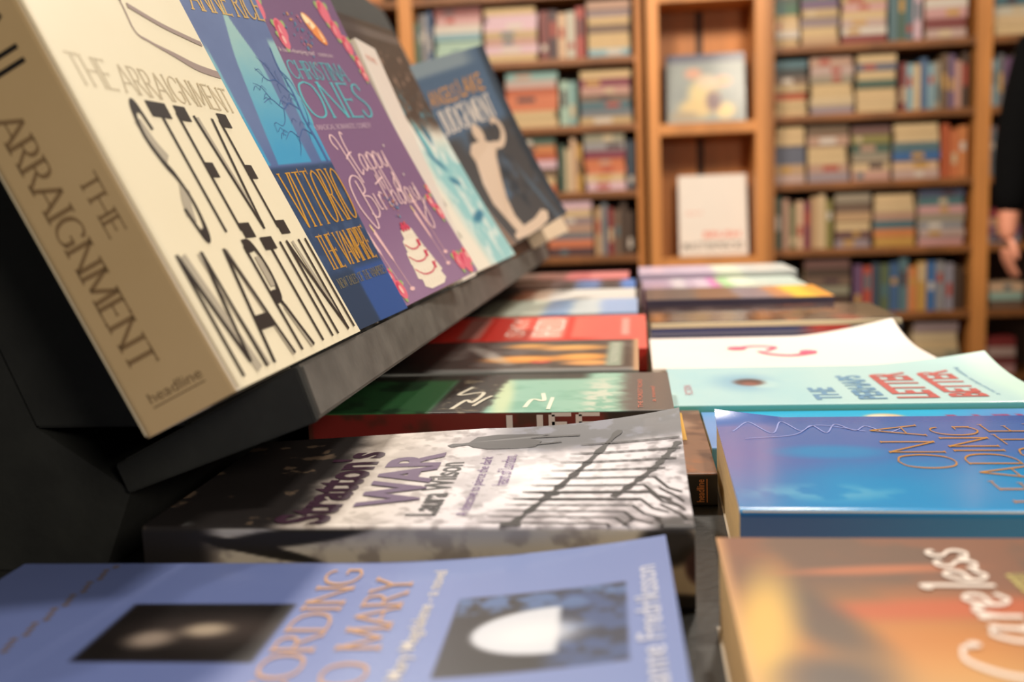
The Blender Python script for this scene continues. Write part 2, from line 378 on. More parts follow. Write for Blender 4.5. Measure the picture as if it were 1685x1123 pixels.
k = Ink(); serif_text(k, 'VITTORIO', 38.5, 96, 52.5, 80, 1.35, .55, track=.05); b.put('title_lettering', k, (218, 158, 62), rough=.3, label='gold title')
k = Ink(); serif_text(k, 'THE VAMPIRE', 43, 92.5, 30.5, 47.5, 1.1, .5, track=.05); b.put('title_lettering', k, (214, 156, 66), rough=.3, label='gold second line')
k = Ink(); serif_text(k, 'NEW TALES OF THE VAMPIRES', 42, 94, 21, 25.5, .5, .3); b.put('series_lettering', k, (120, 112, 92))
k = Ink(); serif_text(k, 'ANNE RICE', 34, 96, 161, 175, 1.3, .7); b.put('author_lettering', k, (216, 176, 104))

# --- 3: purple romance
def f(X, Y):
    A = base(X, (130, 98, 134)); A = mx(A, (166, 134, 164), (1-sm(0, 75, Y))*.75); A = mx(A, (120, 88, 122), sm(120, 190, Y)*.5)
    return mx(A, (136, 96, 136), fbm(X, Y, 22)*.35)
b = Book('paperback_book', 'purple paperback with a wedding cake, turquoise and pink lettering, leaning on the rack', .1275, .198, .018,
         *frame(nu(-.1296, -.0055, .5225), nu(-.1085, -.0035, .648), nu(-.1475, .178, .5225)), f, None, (130, 95, 130), dz=lambda x, y: -.0035*4*(y/.198)*(1-y/.198), grid=2.5, rough=.36)
teal = (84, 190, 200); pink = (240, 202, 204); red = (206, 62, 92); grn = (150, 176, 110); cream = (240, 226, 206)
k = Ink(); serif_text(k, 'CHRISTINA', 22, 94, 135, 145.5, 1.1, .5); b.put('author_lettering', k, teal, label='turquoise author name, upper line')
k = Ink(); serif_text(k, 'J', 12.5, 18.5, 108, 135, 2.2, .9); serif_text(k, 'ONES', 19, 105, 111.5, 133, 2.1, .8); b.put('author_lettering', k, teal, label='turquoise author name, lower line')
k = Ink(); sans_text(k, "'A heart-thumping read'", 21, 65, 149.6, 153.2); sans_text(k, 'COSMOPOLITAN', 68, 88, 150, 152)
b.put('quote_lettering', k, (222, 200, 204))
k = Ink(); serif_text(k, 'A MAGICAL ROMANTIC COMEDY', 14, 91, 104.4, 107.2, .5, .28); b.put('subtitle_lettering', k, (206, 178, 196))
k = Ink()
sw = lambda t, a: .62+.85*abs(sin(a))
def scr(P, ox, oy, s_=1.0): script(k, [(ox+p[0]*s_, oy+p[1]*s_) for p in P], sw)
# "Happy"
scr([(4, 18), (1, 23), (4, 27), (8, 24), (10, 14), (12, 4), (13, -3)], 25, 74)
scr([(20, 27), (17, 28), (15, 20), (16, 8), (18, 2), (22, 5)], 25, 74); scr([(8, 12), (14, 15), (19, 16)], 25, 74)
scr([(31, 13), (27, 14), (24, 9), (26, 4), (30, 7), (31, 13), (31, 6), (34, 4)], 25, 74)
for ox in (35, 44): scr([(0, 14), (1, 4), (1.5, -9)], 25+ox, 74); scr([(0, 10), (4, 15), (8, 11), (6, 5), (1, 5)], 25+ox, 74)
scr([(54, 14), (54, 7), (58, 5), (61, 13)], 25, 74); scr([(61, 15), (61, 4), (60, -8), (55, -12), (53, -7), (60, 0)], 25, 74)
# "Birthday"
scr([(9, 22), (9, 10), (8, -2), (4, -7), (0, -2), (-3, 8), (0, 20), (8, 25), (15, 23), (15, 16), (9, 13), (17, 11), (18, 3), (12, -1), (7, 2)], 19, 51)
scr([(22, 13), (22, 4), (25, 3)], 19, 51); scr([(28, 12), (28, 2)], 19, 51); scr([(28, 9), (31, 13), (34, 12)], 19, 51)
scr([(39, 24), (38, 12), (38, 4), (42, 4)], 19, 51); scr([(32, 18), (40, 20), (48, 22)], 19, 51)
scr([(47, 26), (46, 12), (46, 3)], 19, 51); scr([(46, 10), (50, 13), (52, 10), (52, 4), (55, 4)], 19, 51)
scr([(63, 11), (59, 13), (56, 8), (58, 3), (62, 6), (63, 11), (64, 24)], 19, 51); scr([(64, 22), (64, 5), (66, 3)], 19, 51)
scr([(74, 11), (70, 13), (67, 8), (69, 3), (73, 6), (74, 12), (74, 4), (77, 3)], 19, 51)
scr([(79, 13), (79, 6), (83, 4), (86, 13)], 19, 51); scr([(86, 15), (86, 2), (84, -12), (79, -16), (76, -10), (83, -3), (91, 4)], 19, 51)
b.put('title_lettering', k, pink, lift=.0002, label='pink handwritten title')
k = Ink()
tiers = ((55, 3, 17.5, 8), (54.5, 8.5, 20, 10), (54, 17, 17.5, 9), (55, 25, 13.5, 8), (57, 32, 9.5, 7))
for cx, y0, hw, hh in tiers:
    k.poly([(cx-hw, y0+2), (cx-hw*.6, y0-.6), (cx+hw*.6, y0-.6), (cx+hw, y0+2), (cx+hw*.86, y0+hh), (cx+hw*.4, y0+hh+1.6), (cx-hw*.4, y0+hh+1.6), (cx-hw*.86, y0+hh)])
b.put('wedding_cake', k, cream, lift=.00012)
k = Ink()
for cx, y0, hw, hh in tiers[1:4]:
    script(k, [(cx-hw*.85, y0+hh*.75), (cx-hw*.4, y0+hh*.3), (cx+hw*.3, y0+hh*.3), (cx+hw*.85, y0+hh*.8)], .9)
    k.ell(cx+hw*.62, y0+hh*.6, 2, 2.4)
for i in range(5): k.ell(52.5+i*2.2, 40+(i % 2)*2, 1.9, 2)
b.put('cake_garland', k, red, lift=.0002)
k = Ink()
for cx, y0, hw, hh in tiers:
    for i in range(7): x = cx-hw*.8+i*hw*1.6/6; k.ribbon([(x, y0+1), (x+.3, y0+hh*.6)], .18)
b.put('icing_lines', k, (196, 170, 150), lift=.00016)
for x, y, tl in ((6, 47, 2.5), (16, 42, 2.5), (92, 54, -1), (84, 47, 3)):
    k = Ink(); k.poly([(x-2.0, y), (x+1.4, y+2.5), (x+3.4, y-15), (x+2.4, y-19), (x+.8, y-15)]); k.ribbon([(x+2.2, y-18), (x+2.6+tl*.4, y-35)], .6); k.ell(x+2.8+tl*.4, y-35, 3.4, 1.2)
    k.ell(x-.6, y+3, .9, 2.6, (244, 214, 150), ang=.2)
    b.put('champagne_flute', k, (236, 190, 190), lift=.00014)
def rose(x, y, r):
    for a in (.6, 2.6, 4.5): k.ell(x+cos(a)*r*1.0, y+sin(a)*r*1.05, r*.5, r*.38, grn, ang=a)
    k.ell(x, y, r, r*1.15, (226, 108, 128)); k.ell(x-.1*r, y+.2*r, r*.7, r*.75, red); k.ell(x, y, r*.35, r*.5, (242, 186, 176))
for x, y, r in ((20, 176, 7), (36, 164, 6), (34, 158, 5), (107, 181, 7), (112, 170, 6), (119, 160, 6), (124, 148, 5), (123, 140, 4), (6, 9, 5), (3, 18, 4), (106, 11, 6), (116, 8, 6.5), (124, 12, 5), (118, 52, 4.5), (123, 44, 5), (125, 60, 3)):
    k = Ink(); rose(x, y, r); b.put('rose', k, red, lift=.0003)
k = Ink(); k.ell(81, 168, 5.6, 12.5, (236, 142, 74), ang=.75, n=24); k.ell(80, 168.6, 4.2, 11.3, (250, 224, 176), ang=.75, n=24); b.put('flame', k, (236, 150, 80), lift=.0003)
k = Ink()
for i in range(34):
    x = rr.gauss(60, 8); y = rr.gauss(165, 8); q = rr.uniform(.5, 1.2); k.ell(x, y, q, q*1.2, rr.choice([(74, 150, 180), (74, 130, 170), (222, 160, 96), (206, 120, 140)]), n=5)
for i in range(26):
    x = rr.gauss(57, 4); y = rr.gauss(53, 4); q = rr.uniform(.4, .9); k.ell(x, y, q, q*1.2, rr.choice([(74, 150, 180), (64, 110, 160), (212, 140, 96)]), n=5)
for x, y in ((93, 92), (99, 72), (103, 62), (4, 150), (12, 120)): k.ell(x, y, .8, .9, (240, 226, 214))
b.put('confetti', k, (74, 150, 180), lift=.00035)['kind'] = 'stuff'

# --- 4: narrow white book behind the purple one
b = Book('paperback_book', 'slim white paperback showing only its blank top half behind the purple book', .052, .172, .012,
         *frame(nu(-.1235, -.0065, .672), nu(-.1235, -.0065, .722), nu(-.1270, .169, .672)), lambda X, Y: mx(base(X, (236, 228, 218)), (216, 206, 200), fbm(X, Y, 30)*.4), None, (225, 215, 205), grid=4)
k = Ink(); sans_text(k, 'NOVEL', 8, 36, 158, 162); b.put('title_lettering', k, (222, 150, 130))

# --- 5: tall book, dark top, sea painting below
def f(X, Y):
    A = base(X, (236, 230, 214)); t = sm(28, 62, X+8*(fbm(X, Y, 12)-.5)+.12*Y-4)
    A = mx(A, (150, 205, 208), t*(1-sm(90, 120, Y))); A = mx(A, (236, 240, 232), sm(.52, .62, fbm(X+40, Y, 12))*t*.7)
    for cx, cy, rx, ry, an in ((92, 41, 20, 4, .15), (66, 92, 16, 3, -.5), (84, 74, 12, 3, -.2), (58, 112, 6, 14, .2), (78, 118, 8, 10, 0)):
        A = mx(A, (34, 112, 146), blob(X, Y, cx, cy, rx, ry, .5, an)*.9)
    A = mx(A, (74, 64, 58), sm(112, 132, Y+9*(fbm(X, Y, 8)-.5)))
    A = mx(A, (240, 236, 224), blob(X, Y, 47, 118, 3.5, 16, .3, .25)); A = mx(A, (120, 196, 200), blob(X, Y, 62, 112, 5, 16, .4, .3)); A = mx(A, (240, 236, 224), blob(X, Y, 72, 108, 3, 12, .3, .4))
    A = mx(A, (80, 128, 140), sm(.62, .72, fbm(X, Y+20, 5))*sm(112, 120, Y)*(1-sm(150, 160, Y)))
    A = mx(A, (150, 124, 108), sm(.66, .74, fbm(X, Y+90, 6))*sm(130, 140, Y)*(1-sm(185, 195, Y)))
    A = mx(A, (112, 102, 98), sm(200, 201, Y)*(1-sm(207, 208, Y))*.8); A = mx(A, (52, 44, 48), (1-sm(20, 60, X))*sm(150, 165, Y)*.6)
    return A
b = Book('paperback_book', 'tall paperback with speckled dark brown top and white and teal seascape below', .1305, .214, .018,
         *frame(nu(-.125, -.0050, .745), nu(-.1113, -.0046, .875), nu(-.146, .19, .745)), f, None, (70, 60, 55), dz=lambda x, y: -.004*4*(y/.214)*(1-y/.214), grid=1.8)
k = Ink(); serif_text(k, 'WIN', 1, 22, 54, 75, 1.3, .8, ser=False); b.put('title_lettering', k, (92, 82, 76))
k = Ink(); script(k, [(3, 48), (6, 42), (5, 38), (8, 34), (12, 30), (10, 28)], 1.6); b.put('squiggle', k, (78, 84, 70))

# --- 6: statue book turned to the front
def f(X, Y):
    A = base(X, (78, 74, 74)); A = mx(A, (84, 104, 126), sm(.42, .62, fbm(X, Y, 24))*sm(30, 62, X+.16*Y)); A = mx(A, (48, 52, 60), sm(.55, .7, fbm(X+60, Y+9, 18))*.7*sm(40, 70, X))
    A = mx(A, (88, 108, 132), sm(112, 124, Y)); A = mx(A, (138, 152, 160), sm(178, 184, Y)*(1-sm(80, 115, X))); A = mx(A, (52, 58, 66), sm(112, 124, X)*.8)
    A = mx(A, (92, 118, 140), blob(X, Y, 100, 30, 3.5, 36, .6, .25)*.6)
    return A
fr6 = frame(nu(-.1200, .0044, .985), nu(-.0721, .013, 1.105), nu(-.1483, .2006, .985))
dz6 = lambda x, y: .017*(x/.13)*(y/.193)-.012*4*(y/.195)*(1-y/.195)*(1-.55*x/.13)
b = Book('paperback_book', 'dark blue-grey paperback with a pale statue raising one arm, farthest full cover on the rack', .1295, .195, .020, *fr6, f,
         lambda Z, Y: mx(base(Z, (206, 158, 128)), (236, 206, 186), sm(5, 12, Z)), (60, 60, 66), dz=dz6, grid=2.2)
sk = (216, 190, 166)
k = Ink(); k.ell(57, 113, 8, 10.5, None, ang=.2, n=20)
k.poly([(50, 106), (62, 104), (70, 100), (80, 99), (66, 86), (52, 62), (40, 42), (33, 24), (34, 8), (16, 6), (16, 24), (14, 44), (20, 66), (30, 88), (29, 98), (38, 106)])
script(k, [(70, 97), (84, 95), (95, 102), (98, 112), (92, 121), (85, 118)], lambda t, a: 8.5-3.5*t)
k.poly([(4, 2), (8, 8), (34, 11), (60, 12), (84, 17), (92, 12), (84, 4), (60, 1), (30, .5)])
b.put('statue', k, sk, lift=.0003)
k = Ink(); sans_text(k, 'ANGELS', 9, 55, 151, 167); sans_text(k, 'LAKE', 60, 102, 152, 170); b.put('author_lettering', k, (214, 154, 82), label='orange author name')
k = Ink(); serif_text(k, 'JUDGEMENT', 10, 103, 123, 147, 2.6, 1.4, ser=False); b.put('title_lettering', k, (224, 212, 200), label='white title')
# --- 7: pale book behind the statue book
b = Book('paperback_book', 'pale cream paperback peeping out behind the statue book at the far end of the rack', .12, .15, .02,
         *frame(nu(-.105, -.006, 1.135), nu(-.088, -.006, 1.255), nu(-.122, .14, 1.135)), lambda X, Y: mx(base(X, (226, 204, 176)), (196, 170, 140), fbm(X, Y, 20)*.5), None, (200, 180, 150), grid=4)

# ================================================================== BOOKS LYING ON THE TABLE, LEFT COLUMN
# --- near: lilac-blue novel
def f(X, Y):
    A = base(X, (120, 138, 192)); A = mx(A, (102, 116, 176), sm(70, 90, Y)*.6); A = mx(A, (130, 148, 202), fbm(X, Y, 40)*.4)
    m = rect(X, Y, 53.5, 102, 12.5, 58.5, .4); A = mx(A, (34, 34, 38), m)
    A = mx(A, (72, 98, 148), m*(1-sm(26, 34, Y))*sm(.40, .52, fbm(X, Y, 5))); A = mx(A, (52, 70, 112), m*(1-sm(30, 36, Y))*.5)
    A = mx(A, (84, 112, 160), m*sm(.45, .6, fbm(X, Y+50, 7))*sm(86, 92, X))
    A = mx(A, (214, 218, 228), m*blob(X, Y, 76, 32, 14, 20, .06, 0)*sm(29, 30.5, Y)); A = mx(A, (232, 234, 240), m*blob(X, Y, 74, 36, 7, 10, .8))
    m = rect(X, Y, 64.5, 102, 105, 152, .4); A = mx(A, (30, 26, 26), m); A = mx(A, (118, 104, 98), m*blob(X, Y, 84, 120, 9, 20, .8)*.5); A = mx(A, (200, 182, 160), m*blob(X, Y, 84, 124, 4, 6, .7)); A = mx(A, (190, 172, 156), m*blob(X, Y, 78, 137, 5, 6, .7)*.8)
    return A
dz1 = lambda x, y: .0085*max(0, 1-y/.10)**2
b = Book('paperback_book', 'lilac-blue paperback with square portrait and gold title, nearest in the left column', .135, .205, .018, *flat(.0105, .170, .918, 1.5), f, lambda Z, Y: base(Z, (110, 120, 170)), (120, 130, 175), dz=dz1, grid=1.0, rough=.33, coat=.3)
gold = (188, 138, 92); cr = (206, 198, 190)
k = Ink(); serif_text(k, 'ACCORDING', 14, 129, 91.5, 102, 1.6, .7); b.put('title_lettering', k, gold, label='gold title, first line')
k = Ink(); serif_text(k, 'TO MARY', 40, 120, 74.5, 85.5, 1.6, .7); b.put('title_lettering', k, gold, label='gold title, second line')
k = Ink(); sans_text(k, 'The Gospel of Mary Magdalene - a novel', 10, 125, 64, 69.4, bold=.012); b.put('subtitle_lettering', k, cr)
k = Ink(); sans_text(k, 'Marianne Fredriksson', 20, 111, 4.2, 10.5, bold=.012); b.put('author_lettering', k, (196, 198, 214))
k = Ink()
for i in range(22): k.ell(60+i*3.4, 172.5+(i % 3)*.8, 1.3, 1.0)
b.put('ornament_row', k, (120, 104, 92))

# --- wartime crime novel with railings
def f(X, Y):
    n1 = fbm(X, Y, 12); n2 = fbm(X+30, Y+77, 3.5)
    A = base(X, (212, 206, 212)); A = mx(A, (150, 142, 148), sm(.40, .62, n1)*.8); A = mx(A, (104, 96, 100), sm(.55, .72, n2)*.6)
    A = mx(A, (186, 172, 152), sm(70, 120, Y)*.6); A = mx(A, (250, 248, 250), blob(X, Y, 50, 50, 30, 30, .8)*.5)
    sky = sm(78, 90, X+4*(n1-.5)+ (Y-40)*.10*(Y < 60))*(1-sm(60, 88, Y+5*n2)); A = mx(A, (78, 78, 84), sky); A = mx(A, (128, 130, 150), sky*sm(.5, .65, fbm(X, Y+33, 8))*.6)
    A = mx(A, (76, 74, 76), blob(X, Y, 104, 8, 12, 12, .7)*sm(.35, .6, n2)); A = mx(A, (120, 116, 122), blob(X, Y, 52, 4, 26, 7, .8)*sm(.35, .6, n1))
    A = mx(A, (44, 40, 42), blob(X, Y, 3, 3, 8, 9, .4)*sm(.3, .5, n2+.2)); A = mx(A, (96, 92, 96), sm(.55, .7, n1)*(1-sm(20, 34, Y))*.6)
    A = mx(A, (26, 22, 22), sm(124, 136, Y+10*(n1-.5))*.96); A = mx(A, (120, 100, 80), sm(.66, .72, fbm(X+9, Y+200, 9))*sm(134, 140, Y)*.8)  # black art at the head end, with the rack's shadow painted in
    return A
def fs(Z, Y):
    A = base(Z, (184, 174, 158)); A = mx(A, (120, 110, 104), sm(.45, .68, fbm(Z, Y, 6))*.7); A = mx(A, (150, 150, 156), sm(18, 27, Z)*.7*sm(30, 60, Y))
    A = mx(A, (20, 16, 18), blob(Z, Y, 22, 8, 7, 9, .25)+blob(Z, Y, 0, 5, 6, 16, .2)); A = mx(A, (60, 34, 40), blob(Z, Y, 15, 0, 5, 3, .4))
    A = mx(A, (26, 22, 20), np.clip(blob(Z, Y, 24, 128, 3, 26, .2, .12)+blob(Z, Y, 20, 140, 2, 22, .2, -.2), 0, 1)); A = mx(A, (24, 20, 20), sm(150, 160, Y)); A = mx(A, (50, 40, 44), blob(Z, Y, 11, 105, 3, 10, .2))  # ink splashes; the head end also darkened with painted shade under the rack
    return A
dz2 = lambda x, y: .007*(x/.11)**2*(1-.75*max(0, y-.08)/.098)+.008*(x/.11)**2*max(0, 1-y/.08)**2
b = Book('paperback_book', 'grey grunge paperback with iron railings, purple title and a curled corner', .110, .178, .0275, *flat(.016, .309, .9275, 0), f, fs, (120, 115, 110), dz=dz2, grid=.8, rough=.5, coat=.0, round_=.002)
pur = (70, 30, 84)
k = Ink(); sans_text(k, 'WAR', 20, 82, 91.5, 113, bold=.035); b.put('title_lettering', k, pur, lift=.0002, label='purple title word')
k = Ink(); sans_text(k, "Stratton's", 2, 86, 116.5, 136, bold=.03); b.put('title_lettering', k, (56, 26, 48), lift=.0002, label='dark plum title word')
k = Ink(); sans_text(k, 'Laura Wilson', 11, 70, 82.5, 93, bold=.012); b.put('author_lettering', k, (30, 28, 30))
k = Ink(); sans_text(k, 'A detective to pierce the dark', 11, 76, 71, 76.4); sans_text(k, 'heart of London.', 43, 77, 63, 68.6); b.put('tagline_lettering', k, (112, 78, 136))
k = Ink(); blk = (26, 22, 24)
def rail(P, wd): k.ribbon(catmull(P, 8), lambda t, a: wd*(1+.35*sin(t*47)+.2*sin(t*91+1)), None, 1.2)
rail([(2, 57), (24, 50), (45, 43), (66, 35.5), (84, 29), (97, 24)], 2.4)
k.ell(2, 57, 3, 3.4); k.ell(34, 46.5, 2.6, 3)
rail([(30, 25.5), (44, 18), (60, 10), (80, 1.5)], 2.4)
r1 = lambda x: 57.5-(x-2)*.355; r2 = lambda x: 26-(x-30)*.5
for i, x in enumerate([4, 10, 16, 22, 28, 35, 42, 49.5, 57.5, 66, 75, 84.5]):
    tip = r1(x)+11; th = 1.0 if x > 40 else .8
    if i in (4, 5): th = 1.8
    if x < 40: ye = max(2, 27-(x-4)*.45)
    else: ye = max(1.0, r2(x)-5)
    k.ribbon([(x+.5, tip), (x, r1(x)), (x-.8, ye)], lambda t, a, th=th: th*(.35+.65*min(1, t*6))*(1+.2*sin(t*60)), None, 2)
    if x < 52: k.ribbon([(x-.8, ye), (x-7-.1*x, ye-3-(x*.03)), (x-11-.1*x, ye-9)], .9, None, 2)
for x in (30, 38, 22): k.ribbon([(x, 10), (x-9, 4), (x-14, 2)], .8)
script(k, [(10.5, 20), (7, 19), (2, 22)], .9); script(k, [(9, 12), (5, 10), (1, 10)], 1.0)
b.put('iron_railings', k, blk, lift=.0002)
k = Ink(); k.poly([(88, 91), (90.5, 93), (92.5, 91), (92.2, 87), (93, 84.5), (99, 82), (101.5, 74), (101, 62), (99, 52), (96, 60), (92, 55), (86, 57), (85, 62), (84.5, 76), (87, 82), (90, 84.5), (89.6, 86.5)]); k.ribbon([(97, 62), (96.5, 46), (96, 40)], 1.8); k.ribbon([(88, 60), (90, 47)], 1.5)
b.put('man_silhouette', k, (48, 46, 50), lift=.0002)

# --- dark red book with publisher mark on the spine
def f(X, Y):
    n1 = fbm(X, Y, 14); A = base(X, (128, 92, 68)); A = mx(A, (92, 62, 44), sm(.4, .6, n1)); A = mx(A, (176, 150, 126), blob(X, Y, 95, 14, 12, 8, .8)*.7)
    A = mx(A, (150, 96, 60), blob(X, Y, 12, 10, 22, 8, .7, .4)*sm(.4, .6, fbm(X, Y+40, 5))); A = mx(A, (96, 34, 30), sm(40, 50, Y)); A = mx(A, (58, 34, 26), sm(40, 50, Y)*sm(.45, .65, n1))
    for y0, y1 in ((53, 58), (64, 71), (77, 81), (84, 89)): A = mx(A, (200, 194, 188), rect(X, Y, 100, 124, y0, y1, .5))
    A = mx(A, (204, 198, 190), rect(X, Y, 102, 106, 53, 71, .5)+rect(X, Y, 101, 106, 77, 89, .5)); return A
b = Book('paperback_book', 'brown paperback with black spine reading headline, just beyond the railings book', .129, .198, .0142, *flat(.0312, .4202, .9142, 0), f, lambda Z, Y: base(Z, (24, 18, 16)), (24, 18, 16), grid=1.2, rough=.4)
k = Ink(); k.poly([(60, 9.4), (122, 9.4), (122, 12.4), (60, 12.4)]); b.put('yellow_line', k, (222, 168, 62))
k = Ink(); sans_text(k, 'headline', 0, 9.6, 0, 3.1, bold=.01); k.poly([(-.2, -1.3), (9.8, -1.3), (9.8, -.9), (-.2, -.9)]); k.v = [np.array([p[0]+2.2, p[1]+5.4]) for p in k.v]
b.put('publisher_mark', k, (196, 124, 70), side='spine')

# --- green forest book resting on it
def f(X, Y):
    n1 = fbm(X, Y, 16); n2 = fbm(X+50, Y, 5); A = base(X, (150, 196, 176)); A = mx(A, (120, 176, 154), sm(.4, .6, n1)*.7)
    A = mx(A, (98, 92, 88), 1-sm(20, 30, Y+6*(n2-.5))); A = mx(A, (206, 214, 196), blob(X, Y, 40, 36, 50, 9, .6)*sm(.45, .6, n2))
    A = mx(A, (206, 220, 176), blob(X, Y, 40, 86, 60, 5, .6, .08)*.9); A = mx(A, (30, 26, 22), sm(88, 93, Y+6*(n2-.5))*(1-sm(116, 120, Y))); A = mx(A, (120, 110, 90), sm(.62, .7, n2)*sm(92, 95, Y)*(1-sm(112, 116, Y)))
    A = mx(A, (44, 92, 52), sm(116, 120, Y)); A = mx(A, (28, 56, 34), sm(116, 120, Y)*sm(.45, .6, n1)); A = mx(A, (40, 34, 30), sm(84, 96, X)*sm(40, 50, Y)*.9); return A
b = Book('paperback_book', 'green forest paperback with dark red spine, lying across the brown book', .107, .178, .0138, *flat(.0162, .482, .9284, 0), f, lambda Z, Y: mx(mx(base(Z, (104, 30, 26)), (64, 34, 24), sm(.45, .65, fbm(Z, Y, 14))), (24, 18, 18), 1-sm(28, 34, Y)), (40, 60, 44), grid=1.6, rough=.36)
k = Ink(); serif_text(k, 'LIFE', 0, 46, 3.2, 12.2, 3.0, 1.8, ser=False); k.v = [np.array([p[1], 80-p[0]]) for p in k.v]; b.put('spine_title', k, (206, 198, 192), side='spine')
k = Ink(); sans_text(k, 'THE FOREST ROAD', 5, 84, 14.6, 17); b.put('author_lettering', k, (206, 112, 88)); k = Ink(); sans_text(k, 'a novel', 20, 62, 8.2, 10.4); b.put('author_lettering', k, (206, 112, 88))
k = Ink(); script(k, [(8, 108), (30, 104), (24, 100), (50, 98), (44, 110), (66, 106)], 2.2); script(k, [(14, 98), (30, 95), (40, 92)], 2); b.put('title_lettering', k, (206, 198, 178))
k = Ink(); script(k, [(10, 72), (30, 70), (26, 64), (46, 66)], 2.2); k.ribbon([(4, 60), (34, 60)], 2); b.put('title_lettering', k, (228, 228, 206))

# --- dark book with orange fruit
def f(X, Y):
    n1 = fbm(X, Y, 13); A = base(X, (66, 58, 54)); A = mx(A, (112, 104, 100), sm(.45, .65, n1)*.6)
    for cx, cy, rx, ry, c in ((46, 72, 15, 24, (226, 140, 54)), (52, 36, 16, 18, (226, 150, 70)), (94, 44, 14, 24, (206, 146, 82)), (28, 30, 10, 16, (216, 150, 90)), (104, 74, 12, 16, (190, 132, 72)), (34, 60, 6, 6, (186, 56, 44))):
        A = mx(A, c, blob(X, Y, cx, cy, rx, ry, .45)); A = mx(A, (244, 190, 104), blob(X, Y, cx+3, cy, rx*.45, ry*.5, .8)*.6)
    A = mx(A, (188, 182, 174), blob(X, Y, 70, 98, 40, 6, .6, .4)*.7); A = mx(A, (124, 124, 122), (1-sm(8, 14, X))); A = mx(A, (196, 156, 120), 1-sm(2, 5, Y))
    m = rect(X, Y, 16, 118, 10, 20, .8); A = mx(A, (150, 164, 146), m); A = mx(A, (24, 20, 18), sm(118, 130, Y)*.8); return A
b = Book('paperback_book', 'dark paperback printed with glowing orange fruit, beside the red book', .131, .168, .0295, *flat(.0, .593, .9295, 0), f, lambda Z, Y: mx(base(Z, (60, 62, 58)), (128, 128, 124), sm(18, 27, Z)), (40, 36, 34), grid=2, rough=.32)
k = Ink(); sans_text(k, 'TALES OF THE ORCHARD', 24, 112, 13, 17); b.put('title_lettering', k, (214, 214, 196))
# --- red book
def f(X, Y):
    A = base(X, (206, 44, 34))
    for y0, y1, c in ((66, 92, (242, 178, 160)), (30, 60, (238, 120, 104)), (97, 112, (236, 124, 100)), (132, 150, (180, 140, 130))): A = mx(A, c, rect(X, Y, 42, 128, y0, y1, 2)*.85)
    A = mx(A, (226, 100, 90), 1-sm(30, 60, Y)*.9); return mx(A, (220, 196, 186), rect(X, Y, 50, 120, 14, 19, 1)*.6)
b = Book('paperback_book', 'bright red paperback with pale pink lettering panels in the left column', .135, .178, .018, *flat(.0065, .76, .918, 0), f, lambda Z, Y: base(Z, (176, 30, 22)), (150, 30, 25), dz=lambda x, y: x*.07, grid=3, rough=.32)
k = Ink()
for t_, y0, y1 in (('RED', 68, 90), ('SKY', 98, 112)): serif_text(k, t_, 50, 122, y0, y1, 2.4, 1.6, ser=False)
b.put('title_lettering', k, (246, 216, 204))
# --- four far ones
def far(label, Y0, X0, z, W, H, cols, dark=(30, 26, 26), T=None, sp=None, dz=None, rough=.32):
    def f(X, Y):
        A = base(X, cols[0][1])
        for y0, c in cols: A = mx(A, c, sm(y0-6, y0+6, Y+10*(fbm(X, Y, 18)-.5)))
        return A
    return Book('paperback_book', label, W, H, T or z-.9, *flat(X0, Y0, z, 0), f, sp or (lambda Z, Y: f(Z*0+1, Y)), dark, dz=dz, grid=3, rough=rough)
far('pale blue and cream paperback in the left column just beyond the red book', .905, .0, .929, .125, .17, [(0, (150, 176, 216)), (34, (196, 206, 210)), (60, (130, 164, 204)), (84, (206, 212, 196)), (118, (120, 116, 100)), (140, (40, 34, 30))])
far('white paperback with a brown end in the left column beyond the pale blue one', 1.038, -.002, .928, .12, .168, [(0, (206, 204, 200)), (90, (206, 180, 160)), (110, (128, 76, 52)), (130, (40, 30, 26))])
far('black and blue paperback in the left column, second from its far end', 1.165, -.002, .929, .11, .165, [(0, (70, 120, 190)), (16, (40, 40, 44)), (40, (76, 110, 160)), (70, (60, 50, 56)), (100, (30, 26, 26))])
far('pinkish paperback at the far end of the left column on the table', 1.282, -.010, .930, .12, .16, [(0, (190, 110, 112)), (50, (170, 84, 90)), (80, (110, 70, 64)), (120, (70, 54, 48))])

# ================================================================== BOOKS LYING ON THE TABLE, RIGHT COLUMN
def f(X, Y):
    n1 = fbm(X, Y, 22); n2 = fbm(X+70, Y+10, 9); A = base(X, (112, 88, 74)); A = mx(A, (140, 92, 70), sm(.4, .6, n1)*.7)
    A = mx(A, (206, 132, 66), blob(X, Y, 56, 160, 26, 34, .8)*.9); A = mx(A, (196, 96, 62), blob(X, Y, 78, 150, 6, 40, .7, .1)*.8); A = mx(A, (96, 84, 76), blob(X, Y, 74, 182, 30, 8, .6, .35)*.9)
    A = mx(A, (222, 180, 98), blob(X, Y, 64, 194, 36, 7, .7, -.15)); A = mx(A, (200, 120, 84), blob(X, Y, 104, 160, 3, 22, .6, .12)*.8); A = mx(A, (228, 188, 120), blob(X, Y, 30, 150, 18, 30, .9)*.6)
    A = mx(A, (100, 88, 80), blob(X, Y, 40, 182, 10, 10, .7)); return mx(A, (228, 176, 120), sm(196, 201, Y)*.8)
b = Book('paperback_book', 'brown and gold paperback with white curly title, nearest in the right column on the table', .13, .2, .028, *flat(.2215, .168, .928, 0), f, None, (90, 70, 60), grid=1.6, rough=.36, pages=(226, 196, 150))
k = Ink()
def let(P, ox, s_=1.0, oy=134): script(k, [(ox+p[0]*s_, oy+p[1]*s_) for p in P], lambda t, a: (.7+1.5*abs(sin(a+.3)))*max(s_, .9)*(1+.0*t))
Cc = [(8.5, 8), (8, 10), (5, 10.3), (1.5, 8), (.6, 4), (3, .4), (6.5, .6), (8.6, 2.6)]
